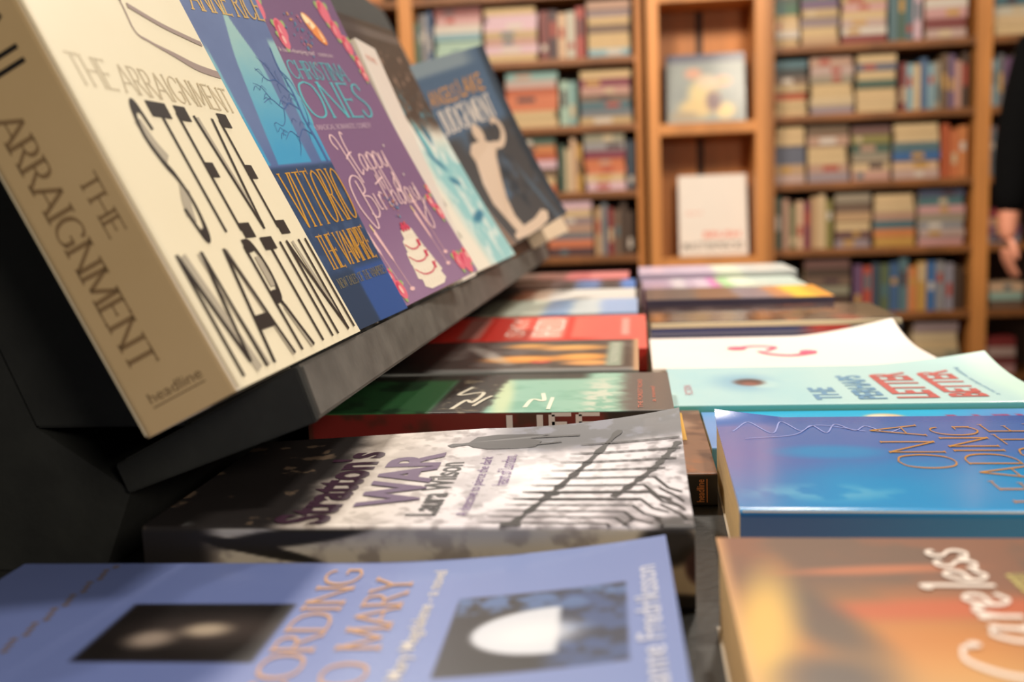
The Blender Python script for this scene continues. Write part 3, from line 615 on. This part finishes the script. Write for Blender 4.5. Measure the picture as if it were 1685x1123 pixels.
let([(17, 16), (15, 19), (9, 19.5), (3, 14), (1.5, 7), (5, 0), (12, -1), (17, 3)], 40, 1.0, 134)
let([(7.5, 9), (4, 10), (.8, 6), (1.2, 1.2), (4, 0), (7.2, 4), (7.6, 9.4), (7.4, 3), (8.4, .2), (10, 1)], 59)
let([(1.5, 8), (2.5, 9.4), (2.6, 4), (2.6, 0)], 70.5); let([(2.6, 5), (4.5, 9), (7, 9.8), (8, 8.4)], 70.5)
let([(1, 4.5), (6, 5.4), (7, 8), (4.6, 10), (1.4, 7.4), (.8, 3), (3.6, 0), (7.6, 2)], 79.5)
let([(1.2, 16.5), (2.4, 17.4), (2.5, 9), (2.5, 0)], 90)
let([(1, 4.5), (6, 5.4), (7, 8), (4.6, 10), (1.4, 7.4), (.8, 3), (3.6, 0), (7.6, 2)], 95.5)
for ox in (104.5, 112.5): let([(6, 8), (4.6, 10), (2, 9.2), (2, 6.6), (5, 4.4), (6, 2), (4, 0), (1, .6), (.4, 2.2)], ox, 1.0, 134)
for ex_, ey_ in ((57, 150), (66.5, 142.5), (78, 142.6), (104.8, 135.6), (112.8, 135.6), (91, 150.8)): k.ell(ex_, ey_, 1.5, 1.5)
b.put('title_lettering', k, (236, 222, 210), lift=.0002, label='white curly title')
k = Ink(); sans_text(k, 'woman', 84, 101, 122, 129); b.put('byline_lettering', k, (200, 186, 110))

def f(X, Y):
    n1 = fbm(X, Y, 30); n2 = fbm(X+20, Y+60, 7); A = base(X, (18, 150, 214)); A = mx(A, (84, 116, 190), sm(30, 80, X+26*(n1-.5)+.12*(Y-150))*.92)
    A = mx(A, (100, 116, 186), blob(X, Y, 50, 204, 40, 18, .9)*.7); A = mx(A, (30, 150, 214), blob(X, Y, 76, 169, 10, 19, .5)*.85); A = mx(A, (110, 188, 226), blob(X, Y, 20, 180, 8, 22, .8)*sm(.42, .62, n2)*.8)
    A = mx(A, (60, 100, 180), sm(118, 138, X)*.7); A = mx(A, (90, 150, 210), blob(X, Y, 24, 128, 22, 14, .9)*.6); return A
b = Book('paperback_book', 'glossy blue paperback with thin gold capitals, second nearest in the right column', .14, .21, .028, *flat(.241, .3216, .928, -1), f,
         lambda Z, Y: mx(base(Z, (14, 112, 160)), (22, 78, 136), sm(120, 205, Y)), (20, 80, 120), dz=lambda x, y: .004*max(0, (x-.118)/.022)**2*max(0, 1-(.21-y)/.03), grid=1.5, rough=.24, coat=.6, pages=(228, 200, 152), round_=.0025)
gd = (196, 140, 62)
k = Ink(); serif_text(k, 'ON', 50, 93, 128, 148, 1.5, .5); serif_text(k, 'A', 102, 120, 128, 148, 1.5, .5); b.put('title_lettering', k, gd, lift=.0002, rough=.25, label='gold first line')
k = Ink(); serif_text(k, 'LEADING', 8, 118, 106, 124, 1.5, .5, track=.12); b.put('title_lettering', k, gd, lift=.0002, rough=.25, label='gold second line')
k = Ink(); serif_text(k, 'NOTE', 34, 122, 84, 102, 1.5, .5, track=.12); b.put('title_lettering', k, gd, lift=.0002, rough=.25, label='gold third line')
k = Ink(); script(k, [(112, 204), (128, 196), (108, 188), (130, 182), (112, 176), (122, 170), (108, 166), (124, 160), (112, 154), (120, 148), (108, 142), (116, 134)], .7); script(k, [(98, 200), (104, 180), (122, 168), (110, 150)], .6); b.put('flourish', k, (134, 146, 208))

def f(X, Y):
    A = base(X, (24, 172, 220)); A = mx(A, (90, 140, 206), (1-sm(60, 100, Y))*.9); A = mx(A, (110, 160, 220), sm(190, 205, Y)); A = mx(A, (238, 194, 150), blob(X, Y, 62, 119, 9, 10, .3)); A = mx(A, (250, 230, 200), blob(X, Y, 64, 122, 4, 5, .6)); A = mx(A, (150, 40, 100), rect(X, Y, 60, 67, 50, 92, .6)*sm(.42, .5, vnoise(Y/3, X*0))); return A
b = Book('paperback_book', 'turquoise paperback almost hidden between the glossy blue and the pale aqua books', .080, .21, .013, *flat(.2425, .4695, .913, 0), f, lambda Z, Y: base(Z, (90, 160, 206)), (30, 120, 160), grid=1.6, rough=.3)

def f(X, Y):
    A = base(X, (186, 220, 220)); A = mx(A, (156, 208, 220), fbm(X, Y, 30)*.8*sm(100, 130, Y)); A = mx(A, (120, 176, 206), blob(X, Y, 68, 154, 26, 16, .7)*(1-blob(X, Y, 60, 142, 13, 9, .3))*.8)
    A = mx(A, (74, 52, 50), blob(X, Y, 67, 151, 11, 8.5, .35)); A = mx(A, (156, 96, 84), blob(X, Y, 62, 151, 6, 5, .6)*.8); return mx(A, (206, 236, 224), 1-sm(8, 24, Y))
dz4 = lambda x, y: .008*max(0, (x-.05)/.072)**2*max(0, 1-y/.075)**1.5
b = Book('paperback_book', 'pale aqua paperback with brick red and blue block lettering and one curled corner', .122, .198, .0165, *flat(.2158, .551, .9165, 0), f, lambda Z, Y: base(Z, (96, 178, 172)), (100, 180, 175), dz=dz4, grid=2, rough=.36)
k = Ink(); sans_text(k, 'BETTER', 13, 92, 31.5, 51, bold=.03); b.put('title_lettering', k, (184, 84, 78), label='brick red first title line'); k = Ink(); sans_text(k, 'LETTER', 11, 91, 57, 79, bold=.03); b.put('title_lettering', k, (184, 84, 78), label='brick red title')
k = Ink(); sans_text(k, 'PERHAPS', 10, 84, 84, 99, bold=.03); b.put('author_lettering', k, (96, 142, 176), label='blue word'); k = Ink(); sans_text(k, 'THE', 10, 46, 107, 121, bold=.03); b.put('author_lettering', k, (96, 142, 176), label='short blue word'); k = Ink(); sans_text(k, 'a novel about waiting', 18, 97, 23.5, 27); b.put('author_lettering', k, (96, 142, 176), label='blue lettering')
k = Ink(); sans_text(k, 'FICTION', 29, 59, 185.5, 190); b.put('small_lettering', k, (196, 128, 138))

dz5 = lambda x, y: .011*max(0, (x-.06)/.08)**2*max(0, 1-y/.075)**1.5
b = Book('paperback_book', 'white paperback with a pink ribbon squiggle and one lifted corner, in the right column', .145, .186, .016, *flat(.195, .677, .916, 0),
         lambda X, Y: mx(base(X, (246, 236, 228)), (242, 214, 212), fbm(X, Y, 22)*.5*sm(60, 120, Y)), lambda Z, Y: base(Z, (250, 238, 230)), (240, 230, 220), dz=dz5, grid=3, rough=.42)
k = Ink(); script(k, [(78, 126), (88, 119), (92, 108), (84, 97), (68, 104)], lambda t, a: 7-3*t); script(k, [(66, 110), (52, 104), (44, 91), (52, 78), (64, 74)], lambda t, a: 4+4*t); k.ell(58, 77, 9, 6); k.ell(82, 124, 8, 7)
b.put('ribbon_drawing', k, (226, 84, 120), lift=.0003)

def f(X, Y):
    A = base(X, (70, 54, 48)); A = mx(A, (120, 100, 92), sm(.45, .6, fbm(X, Y, 16))*.8); A = mx(A, (176, 100, 58), sm(.5, .65, fbm(X+30, Y, 14))*.8*(1-sm(80, 120, Y))*sm(20, 40, Y)); A = mx(A, (40, 32, 32), 1-sm(14, 24, Y)); return mx(A, (200, 70, 50), blob(X, Y, 20, 40, 20, 10, .7)*.7)
b = Book('paperback_book', 'thick dark paperback whose shiny spine runs navy, red and black, in the right column', .124, .195, .0275, *flat(.2047, .8275, .9275, 0), f,
         lambda Z, Y: mx(mx(base(Z, (60, 64, 112)), (206, 62, 52), (1-sm(62, 84, Y))), (34, 26, 28), 1-sm(38, 41, Y)), (40, 36, 40), grid=2.5, rough=.14, round_=.007, coat=.7, spec=.8)
far('brown and yellow paperback in the right column beyond the navy spined one', .956, .176, .934, .115, .168, [(0, (236, 160, 50)), (14, (248, 200, 60)), (36, (190, 130, 90)), (52, (130, 120, 130)), (84, (120, 84, 60)), (120, (90, 80, 78))], sp=lambda Z, Y: base(Z, (80, 70, 90)))
far('purple, magenta and pale green paperback near the far end of the right column', 1.078, .172, .934, .115, .166, [(0, (196, 214, 206)), (50, (226, 236, 214)), (72, (160, 210, 150)), (86, (214, 90, 180)), (94, (206, 190, 210)), (112, (176, 160, 184)), (120, (206, 200, 208)), (134, (164, 146, 170))], sp=lambda Z, Y: mx(base(Z, (150, 176, 130)), (100, 40, 110), sm(60, 80, Y)), rough=.25)
far('pale grey paperback at the far end of the right column on the table', 1.20, .180, .940, .125, .178, [(0, (200, 206, 204)), (60, (214, 224, 206)), (90, (190, 176, 200))], rough=.25)
# ================================================================== TABLE AND RACK
blackm = mat('black_laminate', (44, 45, 44), .42, kind='laminate')
t = empty('display_table', (-.27, .5, 0)); tag(t, 'black display table carrying two columns of lying paperbacks', 'table')
def ch(o, p): o.parent = p; o.matrix_parent_inverse = p.matrix_world.inverted(); return o
bpy.context.view_layer.update()
t.matrix_world = Matrix.Translation((-.27, .5, 0))
def chbox(name, b_, m, p, bev=0):
    o = box(name, b_, m, None, bev); o.parent = p; o.matrix_parent_inverse = Matrix.Translation(p.location).inverted(); return o
chbox('table_top', (-.78, .215, -.45, 1.47, .868, .9), blackm, t, .003)
chbox('apron', (-.74, .175, -.41, 1.43, .79, .868), blackm, t)
for x in (-.74, .125):
    for y in (-.41, 1.38): chbox('leg', (x, x+.05, y, y+.05, 0, .79), blackm, t, .003)
greym = mat('grey_laminate', (92, 89, 84), .5, kind='laminate'); darkm = mat('matt_black_board', (26, 27, 24), .7, kind='laminate')
# sloping rack: solid dark carcass, cross-section in (n,u), swept along Y
rk = empty('display_rack', (-.3, .8, .9)); tag(rk, 'black sloping display rack with a ledge holding covers face out, standing on the table', 'rack')
def sweep(name, P, y0, y1, m, p, bev=.0012):
    bm = bmesh.new(); A = [bm.verts.new((q[0], y0, q[1])) for q in P]; B = [bm.verts.new((q[0], y1, q[1])) for q in P]
    bm.faces.new(A); bm.faces.new(B[::-1])
    for i in range(len(P)): j = (i+1) % len(P); bm.faces.new((A[j], A[i], B[i], B[j]))
    bmesh.ops.recalc_face_normals(bm, faces=bm.faces)
    if bev: bmesh.ops.bevel(bm, geom=bm.edges[:], offset=bev, segments=2, affect='EDGES')
    me = bpy.data.meshes.new(name); bm.to_mesh(me); bm.free(); o = link(name, me, m); o.parent = p; o.matrix_parent_inverse = Matrix.Translation(p.location).inverted(); return o
def q2(a, b): v = CN+nn*a+uu*b; return (v[0], v[2])
bn = lambda u_: -.1735-.085*u_
ledge = [q2(-.1276, -.0076), q2(-.1290, -.0280), q2(-.2043, -.0262), q2(-.2043, -.0150)]
sweep('ledge', ledge, .343, 1.32, greym, rk)
sweep('end_cap', [q2(-.1279, -.0078), q2(-.1292, -.0282), q2(-.2043, -.0264), q2(-.2043, -.0152)], .338, .3428, darkm, rk, .0006)
A_, B_ = q2(bn(0), -.0128), q2(bn(.34), .34)
sweep('back_board', [A_, B_, (B_[0]-.03, B_[1]), (-.215, A_[1]-.0)], .34, 1.32, darkm, rk, 0.0008)
U = q2(-.2045, -.0262)
sweep('base', [(U[0], U[1]), (-.194, .9005), (-.44, .9005), (-.44, B_[1]), (B_[0]-.031, B_[1]), (-.2155, A_[1]-.0)], .341, 1.319, darkm, rk, 0)

# ================================================================== ROOM
wood = mat('honey_wood', (206, 138, 74), .45, kind='wood'); woodd = mat('brown_wood', (134, 84, 42), .5, kind='wood'); wooddk = mat('dark_wood', (70, 42, 24), .6, kind='wood')
def struct(name, b_, m): o = box(name, b_, m); o['kind'] = 'structure'; return o
struct('floor', (-3.2, 3.6, -2, 4.9, -.05, 0), mat('carpet', (78, 60, 50), .9, kind='cloth'))
struct('wall_back', (-3.2, 3.6, 4.75, 4.9, 0, 3.0), mat('plaster', (150, 130, 104), .8, kind='plain'))
FR = 4.40; ROWS = [.06, .25, .52, .79, 1.062, 1.337, 1.612, 1.884, 2.15]   # top faces of the shelves
def bookcase(x0, x1, label):
    c = empty('bookcase', ((x0+x1)/2, FR, 0)); tag(c, label, 'bookcase', 'wooden bookcases along the back wall')
    for a in (x0, x1-.03): chbox('side_panel', (a, a+.03, FR, FR+.3, 0, 2.4), woodd if 0 else wood, c, .002)
    chbox('back_panel', (x0+.03, x1-.03, FR+.29, FR+.305, 0, 2.4), wooddk, c)
    for z in ROWS+[2.4]: chbox('shelf', (x0+.03, x1-.03, FR+.004, FR+.29, z-.03, z), woodd, c, .002)
    return c
bookcase(-1.86, -.945, 'wooden bookcase at far left, mostly behind the sloping rack')
bookcase(-.945, .04, 'wooden bookcase full of paperbacks left of the honey coloured display unit')
bookcase(.54, 1.385, 'wooden bookcase full of paperbacks right of the honey coloured display unit')
bookcase(1.385, 2.3, 'wooden bookcase partly hidden behind the standing person')
# display unit
c = empty('display_unit', (.29, 4.26, 0)); tag(c, 'honey coloured wooden display unit with two books facing out', 'display unit')
for a in (.058, .478): chbox('side_panel', (a, a+.045, 4.25, 4.55, 0, 2.4), wood, c, .002)
for a, b_ in ((.103, .262), (.292, .478)): chbox('back_panel', (a, b_, 4.50, 4.515, 0, 2.4), mat('amber_wood', (192, 122, 60), .5, kind='wood'), c)
chbox('back_strip', (.262, .292, 4.512, 4.53, 0, 2.4), wooddk, c)
for z in (.26, .775, 1.315, 1.83, 2.38): chbox('shelf', (.103, .478, 4.255, 4.5, z-.045, z), wood, c, .002)
# two face-out books
def upright(label, x0, x1, z0, h, f, y=4.36, lean=10):
    a = radians(lean); ex = np.array([1., 0, 0]); ey = np.array([0, sin(a), cos(a)]); ez = np.cross(ex, ey)
    return Book('large_book', label, x1-x0, h, .02, np.array([x0, y, z0+.0035]), ex, ey, ez, f, None, (90, 90, 90), grid=5, rough=.45)
def f(X, Y):
    A = base(X, (140, 150, 146)); A = mx(A, (112, 120, 122), fbm(X, Y, 60)*.7); A = mx(A, (70, 72, 96), sm(244, 262, Y))
    for cx, cy, rx, ry, cc in ((110, 205, 34, 22, (206, 146, 116)), (228, 170, 36, 24, (212, 158, 120)), (150, 120, 60, 60, (214, 192, 130)), (120, 60, 70, 40, (206, 180, 120)), (235, 50, 40, 32, (226, 200, 136)), (165, 170, 40, 30, (206, 186, 160)), (190, 90, 30, 40, (110, 84, 92)), (70, 30, 60, 20, (150, 136, 110))): A = mx(A, cc, blob(X, Y, cx, cy, rx, ry, .4)*.9)
    return A
upright('large picture book with peach and yellow shapes, upper book in the honey coloured display unit', .135, .452, 1.315, .285, f)
b = upright('large white book with red and dark lettering, lower book in the honey coloured display unit', .178, .458, .775, .335, lambda X, Y: mx(base(X, (220, 212, 202)), (206, 198, 190), fbm(X, Y, 60)*.4))
k = Ink(); sans_text(k, 'BRUSH', 100, 250, 72, 100, bold=.03); sans_text(k, 'the art of', 30, 96, 170, 188); b.put('title_lettering', k, (214, 120, 100), label='red lettering')
k = Ink(); sans_text(k, 'MASTERPIECES', 14, 262, 22, 56, bold=.02); b.put('subtitle_lettering', k, (120, 112, 104), label='grey lettering')

# ------------------------------------------------------------------ shelf books, each one an object
CN_ = {'tan': (188, 158, 118), 'cream': (214, 196, 162), 'white': (216, 206, 196), 'grey': (146, 138, 130), 'brown': (104, 76, 56), 'dark': (46, 36, 34), 'green': (66, 104, 74), 'teal': (62, 118, 122),
       'red': (186, 66, 50), 'maroon': (116, 38, 42), 'orange': (212, 122, 66), 'yellow': (206, 168, 70), 'blue': (48, 104, 158), 'lightblue': (140, 172, 190), 'navy': (44, 52, 84), 'lilac': (156, 138, 162), 'pink': (206, 156, 148), 'purple': (92, 66, 112), 'slate': (96, 108, 120), 'olive': (120, 116, 72), 'aqua': (166, 200, 198)}
NM = {'lightblue': 'light blue', 'dark': 'near-black', 'aqua': 'pale aqua'}
paperm = mat('paper_pages', (206, 180, 138), .9, kind='pages')
def shelf_book(w_, d, t_, colr, band):
    """spine at y=0 facing -y, width w_ along x, thickness t_ along z"""
    vs = []; fs = []; mi = []
    def ad(b_, m_):
        i0 = len(vs); vs.extend(boxv(*b_)); fs.extend([tuple(i0+k_ for k_ in f_) for f_ in BF]); mi.extend([m_]*6)
    e = .0015
    ad((-w_/2, w_/2, 0, d, 0, e), 0); ad((-w_/2, w_/2, 0, d, t_-e, t_), 0); ad((-w_/2, w_/2, 0, .002, e, t_-e), 0)
    ad((-w_/2+.003, w_/2-.003, .002, d-.003, e, t_-e), 1)
    if band:
        a, b_ = band; ad((a*w_, b_*w_, -.0006, 0, t_*.2, t_*.8), 2)
    me = bpy.data.meshes.new('shelf_book'); me.from_pydata(vs, [], fs); me.polygons.foreach_set('material_index', mi); me.update()
    return me
def jit(c, r): return tuple(max(8, min(245, (v*.78+w_*.22)*.97+r.uniform(-11, 11))) for v, w_ in zip(c, (140, 118, 96)))
pal = {}
for n_, c_ in CN_.items():
    for v_ in range(3): pal[(n_, v_)] = mat('card_'+n_+str(v_), jit(c_, random.Random(n_+str(v_))), .5, kind='plain')
R_ = random.Random(11)
ORD = ['bottom', 'second', 'third', 'fourth', 'fifth', 'sixth', 'seventh', 'eighth', 'ninth']
PX = lambda p: 4.42*tan(atan((p-842.5)/1715)-yaw)
def place(me, colr, v_, bandc, loc, rot, label, group):
    o = bpy.data.objects.new('shelf_book', me); COL.objects.link(o)
    for x in (pal[(colr, v_)], paperm, pal[(bandc, 0)]): o.data.materials.append(x)
    o.location = loc; o.rotation_euler = rot
    tag(o, label, 'book', group)
NB = 0
XR = {'right-hand bookcase': (.574, 1.351), 'left-hand bookcase': (-.911, .006), 'bookcase behind rack': (-1.82, -.979), 'bookcase behind person': (1.419, 2.26)}
def fill(case, rowname, z, specs):
    global NB
    grp = 'books on the %s of the %s' % (rowname, case); nst = 0; nup = 0
    for sp in specs:
        kind_, p0, p1, cols = sp; cols = cols.split(); x0, x1 = max(PX(p0), XR[case][0]), min(PX(p1), XR[case][1])
        if kind_ == 's':
            nst += 1; zz = z; avail = .235; base_t = min(.040, .242/len(cols)); wmax = x1-x0-.003; zz += .0005
            for i, cn in enumerate(cols):
                t_ = base_t*R_.uniform(.82, 1.0); w_ = wmax*R_.uniform(.94, 1.0); v_ = R_.randrange(3)
                pagesout = cn in ('tan', 'cream') and R_.random() < .6
                bc = R_.choice(['cream', 'white', 'dark', 'yellow', 'red', 'tan', 'teal']); a = R_.uniform(-.4, .05)
                me = shelf_book(w_, .125, t_, cn, (a, a+R_.uniform(.15, .4)) if R_.random() < .6 else None)
                yo = FR+.02+R_.uniform(0, .012); cx = (x0+x1)/2+R_.uniform(-1, 1)*(wmax-w_)/2
                lab = '%s book, %s in %s pile, %s, %s' % (NM.get(cn, cn), 'bottom' if i == 0 else 'top' if i == len(cols)-1 else ORD[i]+' up', PLACE[nst-1], rowname, case)
                if pagesout: place(me, cn, v_, bc, (cx, yo+.125, zz), (0, 0, pi), lab, grp)
                else: place(me, cn, v_, bc, (cx, yo, zz), (0, 0, 0), lab, grp)
                zz += t_+.0005; NB += 1
        else:
            tw = (x1-x0)/len(cols)
            for i, cn in enumerate(cols):
                nup += 1; h = R_.uniform(.178, .222); t_ = tw*R_.uniform(.86, .97); v_ = R_.randrange(3); bc = R_.choice(['cream', 'white', 'dark', 'yellow', 'red', 'teal']); a = R_.uniform(-.4, .1)
                me = shelf_book(h, .13, t_, cn, (a, a+R_.uniform(.12, .4)) if R_.random() < .75 else None)
                # stand it up: x -> z ; spine still to -y
                lab = 'upright %s book, %s from left among standing ones, %s, %s' % (NM.get(cn, cn), NTH[nup-1], rowname, case)
                place(me, cn, v_, bc, (x0+i*tw+t_, FR+.02+R_.uniform(0, .01), z+h/2+.0005), (0, -pi/2, 0), lab, grp); NB += 1
PLACE = ['leftmost', 'second', 'third', 'fourth', 'fifth']
NTH = ['first', 'second', 'third', 'fourth', 'fifth', 'sixth', 'seventh', 'eighth', 'ninth', 'tenth', 'eleventh', 'twelfth', 'thirteenth', 'fourteenth']
c_ = 'right-hand bookcase'
fill(c_, 'top visible shelf', ROWS[6], [('s', 1258, 1324, 'cream white cream tan green green brown'), ('s', 1326, 1388, 'tan cream grey tan purple green'), ('s', 1391, 1466, 'maroon white pink cream pink tan brown'), ('u', 1470, 1522, 'teal green teal white'), ('s', 1526, 1596, 'pink maroon pink white orange')])
fill(c_, 'second shelf down', ROWS[5], [('s', 1258, 1338, 'cream tan red tan brown dark teal'), ('s', 1341, 1413, 'lilac cream cream tan grey pink tan'), ('s', 1416, 1484, 'cream cream tan green cream slate tan'), ('u', 1488, 1600, 'maroon lightblue cream blue lightblue grey brown purple pink dark')])
fill(c_, 'third shelf down', ROWS[4], [('s', 1258, 1334, 'pink tan slate slate tan tan'), ('s', 1337, 1406, 'lilac tan tan cream tan brown'), ('s', 1409, 1474, 'pink cream grey green olive brown'), ('s', 1477, 1556, 'pink cream blue teal tan tan'), ('u', 1558, 1600, 'red orange orange')])
fill(c_, 'fourth shelf down', ROWS[3], [('u', 1262, 1380, 'green tan olive cream maroon tan cream olive'), ('s', 1383, 1444, 'lilac brown tan tan brown grey'), ('s', 1447, 1516, 'yellow orange teal tan cream cream'), ('s', 1519, 1598, 'pink pink lilac grey pink teal navy')])
fill(c_, 'fifth shelf down', ROWS[2], [('s', 1262, 1330, 'dark brown brown dark'), ('s', 1333, 1410, 'brown dark grey brown dark brown'), ('u', 1415, 1598, 'purple red navy green blue teal orange yellow blue lilac lilac dark')])
fill(c_, 'lowest visible shelf', ROWS[1], [('s', 1440, 1510, 'brown brown dark dark'), ('s', 1514, 1594, 'slate white grey tan cream grey')])
c_ = 'left-hand bookcase'
fill(c_, 'top visible shelf', ROWS[6], [('u', 686, 732, 'green slate lilac blue'), ('s', 735, 812, 'tan aqua aqua lightblue white pink maroon'), ('s', 815, 903, 'cream white pink tan white white tan'), ('u', 906, 978, 'maroon dark cream white red'), ('s', 981, 1052, 'lightblue cream tan brown tan grey tan')])
fill(c_, 'second shelf down', ROWS[5], [('s', 760, 840, 'brown tan maroon lilac'), ('s', 846, 932, 'cream cream orange orange red pink lightblue'), ('u', 935, 962, 'aqua lightblue'), ('s', 966, 1052, 'tan slate teal brown pink maroon tan')])
fill(c_, 'third shelf down', ROWS[4], [('s', 850, 928, 'orange tan brown white red orange green'), ('u', 931, 968, 'green cream cream yellow'), ('s', 971, 1040, 'white cream orange orange maroon lilac grey'), ('u', 1042, 1054, 'navy')])
fill(c_, 'fourth shelf down', ROWS[3], [('s', 905, 984, 'dark orange slate tan grey tan white'), ('u', 987, 1050, 'tan slate maroon brown dark dark')])
fill(c_, 'fifth shelf down', ROWS[2], [('s', 860, 940, 'dark brown dark'), ('s', 944, 1040, 'dark brown')])
c_ = 'bookcase behind rack'
fill(c_, 'top visible shelf', ROWS[6], [('s', 585, 655, 'cream white cream tan cream grey cream')])
fill(c_, 'shelf above the top one', ROWS[7], [('s', 560, 655, 'orange cream tan')])
c_ = 'bookcase behind person'
fill(c_, 'top visible shelf', ROWS[6], [('s', 1628, 1700, 'tan cream white teal dark')])
fill(c_, 'second shelf down', ROWS[5], [('u', 1628, 1690, 'lightblue slate purple purple olive')])
fill(c_, 'third shelf down', ROWS[4], [('u', 1628, 1680, 'slate red navy maroon')])
fill(c_, 'fourth shelf down', ROWS[3], [('s', 1628, 1690, 'lilac purple pink maroon')])
fill(c_, 'fifth shelf down', ROWS[2], [('s', 1640, 1700, 'brown aqua cream')])
fill(c_, 'lowest visible shelf', ROWS[1], [('s', 1628, 1690, 'pink maroon pink maroon')])

# ================================================================== PERSON
def skin(name, P, E_, m, parent, root=0, sub=2):
    me = bpy.data.meshes.new(name); me.from_pydata([p[:3] for p in P], E_, []); me.update()
    o = bpy.data.objects.new(name, me); COL.objects.link(o); me.materials.append(m); o.parent = parent
    md = o.modifiers.new('skin', 'SKIN'); md.use_smooth_shade = True
    sv = me.skin_vertices[0].data
    for i, p in enumerate(P): sv[i].radius = (p[3], p[4] if len(p) > 4 else p[3]); sv[i].use_root = (i == root)
    if sub: ms = o.modifiers.new('sub', 'SUBSURF'); ms.levels = sub; ms.render_levels = sub
    return o
pp = empty('person', (1.375, 3.3, 0)); tag(pp, 'person in black jumper and navy trousers standing before the right bookcase, arm hanging', 'person')
sknm = mat('skin', (196, 130, 104), .5, kind='plain'); blk_ = mat('black_wool', (6, 6, 7), .95, spec=.08, kind='cloth'); nvy = mat('navy_denim', (16, 20, 42), .9, spec=.15, kind='cloth')
B_P = [(0, 0, .98, .14, .10), (0, 0, 1.12, .125, .095), (0, 0, 1.28, .15, .105), (0, 0, 1.42, .13, .08), (0, 0, 1.50, .055), (0, -.01, 1.57, .052), (0, -.015, 1.62, .068, .075), (0, -.015, 1.70, .078, .092), (0, -.01, 1.77, .06, .075),
       (-.19, 0, 1.41, .058), (-.245, .0, 1.13, .044), (-.268, -.03, .90, .030), (-.272, -.035, .85, .030, .018),
       (.19, 0, 1.41, .058), (.245, .0, 1.13, .044), (.268, -.03, .90, .030), (.272, -.035, .85, .030, .018),
       (-.095, 0, .88, .088), (-.10, -.005, .50, .058), (-.10, .01, .10, .040), (-.10, -.12, .035, .035, .025),
       (.095, 0, .88, .088), (.10, -.005, .50, .058), (.10, .01, .10, .040), (.10, -.12, .035, .035, .025)]
B_E = [(0, 1), (1, 2), (2, 3), (3, 4), (4, 5), (5, 6), (6, 7), (7, 8), (3, 9), (9, 10), (10, 11), (11, 12), (3, 13), (13, 14), (14, 15), (15, 16), (0, 17), (17, 18), (18, 19), (19, 20), (0, 21), (21, 22), (22, 23), (23, 24)]
body = skin('body', B_P, B_E, sknm, pp)
gsc = lambda L_, e_: [(p[0], p[1], p[2], p[3]+e_, (p[4] if len(p) > 4 else p[3])+e_) for p in L_]
jp = gsc([(0, 0, .88, .185, .135), (0, 0, .98, .150, .115)]+[B_P[i] for i in (1, 2, 3)], .024)+gsc([(0, 0, 1.50, .066)], .006)+gsc([B_P[i] for i in (9, 10)], .018)+[(-.266, -.028, .925, .046)]+gsc([B_P[i] for i in (13, 14)], .018)+[(.266, -.028, .925, .046)]
skin('jumper', jp, [(0, 1), (1, 2), (2, 3), (3, 4), (4, 5), (4, 6), (6, 7), (7, 8), (4, 9), (9, 10), (10, 11)], blk_, pp)
tr = [(0, 0, 1.04, .150, .110), (0, 0, .93, .15, .115), (-.095, 0, .84, .105), (-.10, -.005, .50, .078), (-.10, .01, .035, .072), (.095, 0, .84, .105), (.10, -.005, .50, .078), (.10, .01, .035, .072)]
skin('trousers', tr, [(0, 1), (1, 2), (2, 3), (3, 4), (1, 5), (5, 6), (6, 7)], nvy, pp)
for s_ in (-1, 1):
    skin('shoe', [(s_*.10, .04, .045, .05, .045), (s_*.10, -.05, .045, .05, .045), (s_*.10, -.16, .035, .045, .033)], [(0, 1), (1, 2)], mat('black_leather', (22, 20, 20), .4), pp, 0, 2)
    # hand: palm is the last body vertex; five fingers hang slightly curled
    x = s_*.272; z = .825; y = -.035
    for i, (dy, L_) in enumerate(((-.030, .072), (-.010, .080), (.010, .075), (.028, .060))):
        skin('finger', [(x, y+dy, z+.012, .0095), (x-s_*.004, y+dy*1.1, z-L_*.35, .0088), (x-s_*.014, y+dy*1.1, z-L_*.75, .0082), (x-s_*.026, y+dy*1.05, z-L_, .0072)], [(0, 1), (1, 2), (2, 3)], sknm, body, 0, 2)
    skin('thumb', [(x, y-.020, z+.04, .011), (x-s_*.008, y-.046, z+.012, .010), (x-s_*.014, y-.054, z-.022, .0085)], [(0, 1), (1, 2)], sknm, body, 0, 2)
    skin('ear', [(s_*.080, -.005, 1.71, .006, .014), (s_*.086, -.002, 1.675, .005, .010)], [(0, 1)], sknm, body, 0, 1)
    skin('eye', [(s_*.032, -.100, 1.700, .012), (s_*.032, -.103, 1.700, .010)], [(0, 1)], mat('eye_white', (225, 220, 215), .2), body, 0, 1)
skin('nose', [(0, -.103, 1.70, .008), (0, -.118, 1.672, .012)], [(0, 1)], sknm, body, 0, 1)
skin('mouth', [(-.022, -.096, 1.640, .005), (0, -.103, 1.640, .007), (.022, -.096, 1.640, .005)], [(0, 1), (1, 2)], mat('lips', (160, 84, 78), .4), body, 1, 1)
skin('hair', [(0, .02, 1.77, .080, .085), (0, .045, 1.70, .082, .066), (0, .05, 1.62, .066, .045)], [(0, 1), (1, 2)], mat('brown_hair', (52, 36, 26), .6, kind='cloth'), pp, 0, 2)
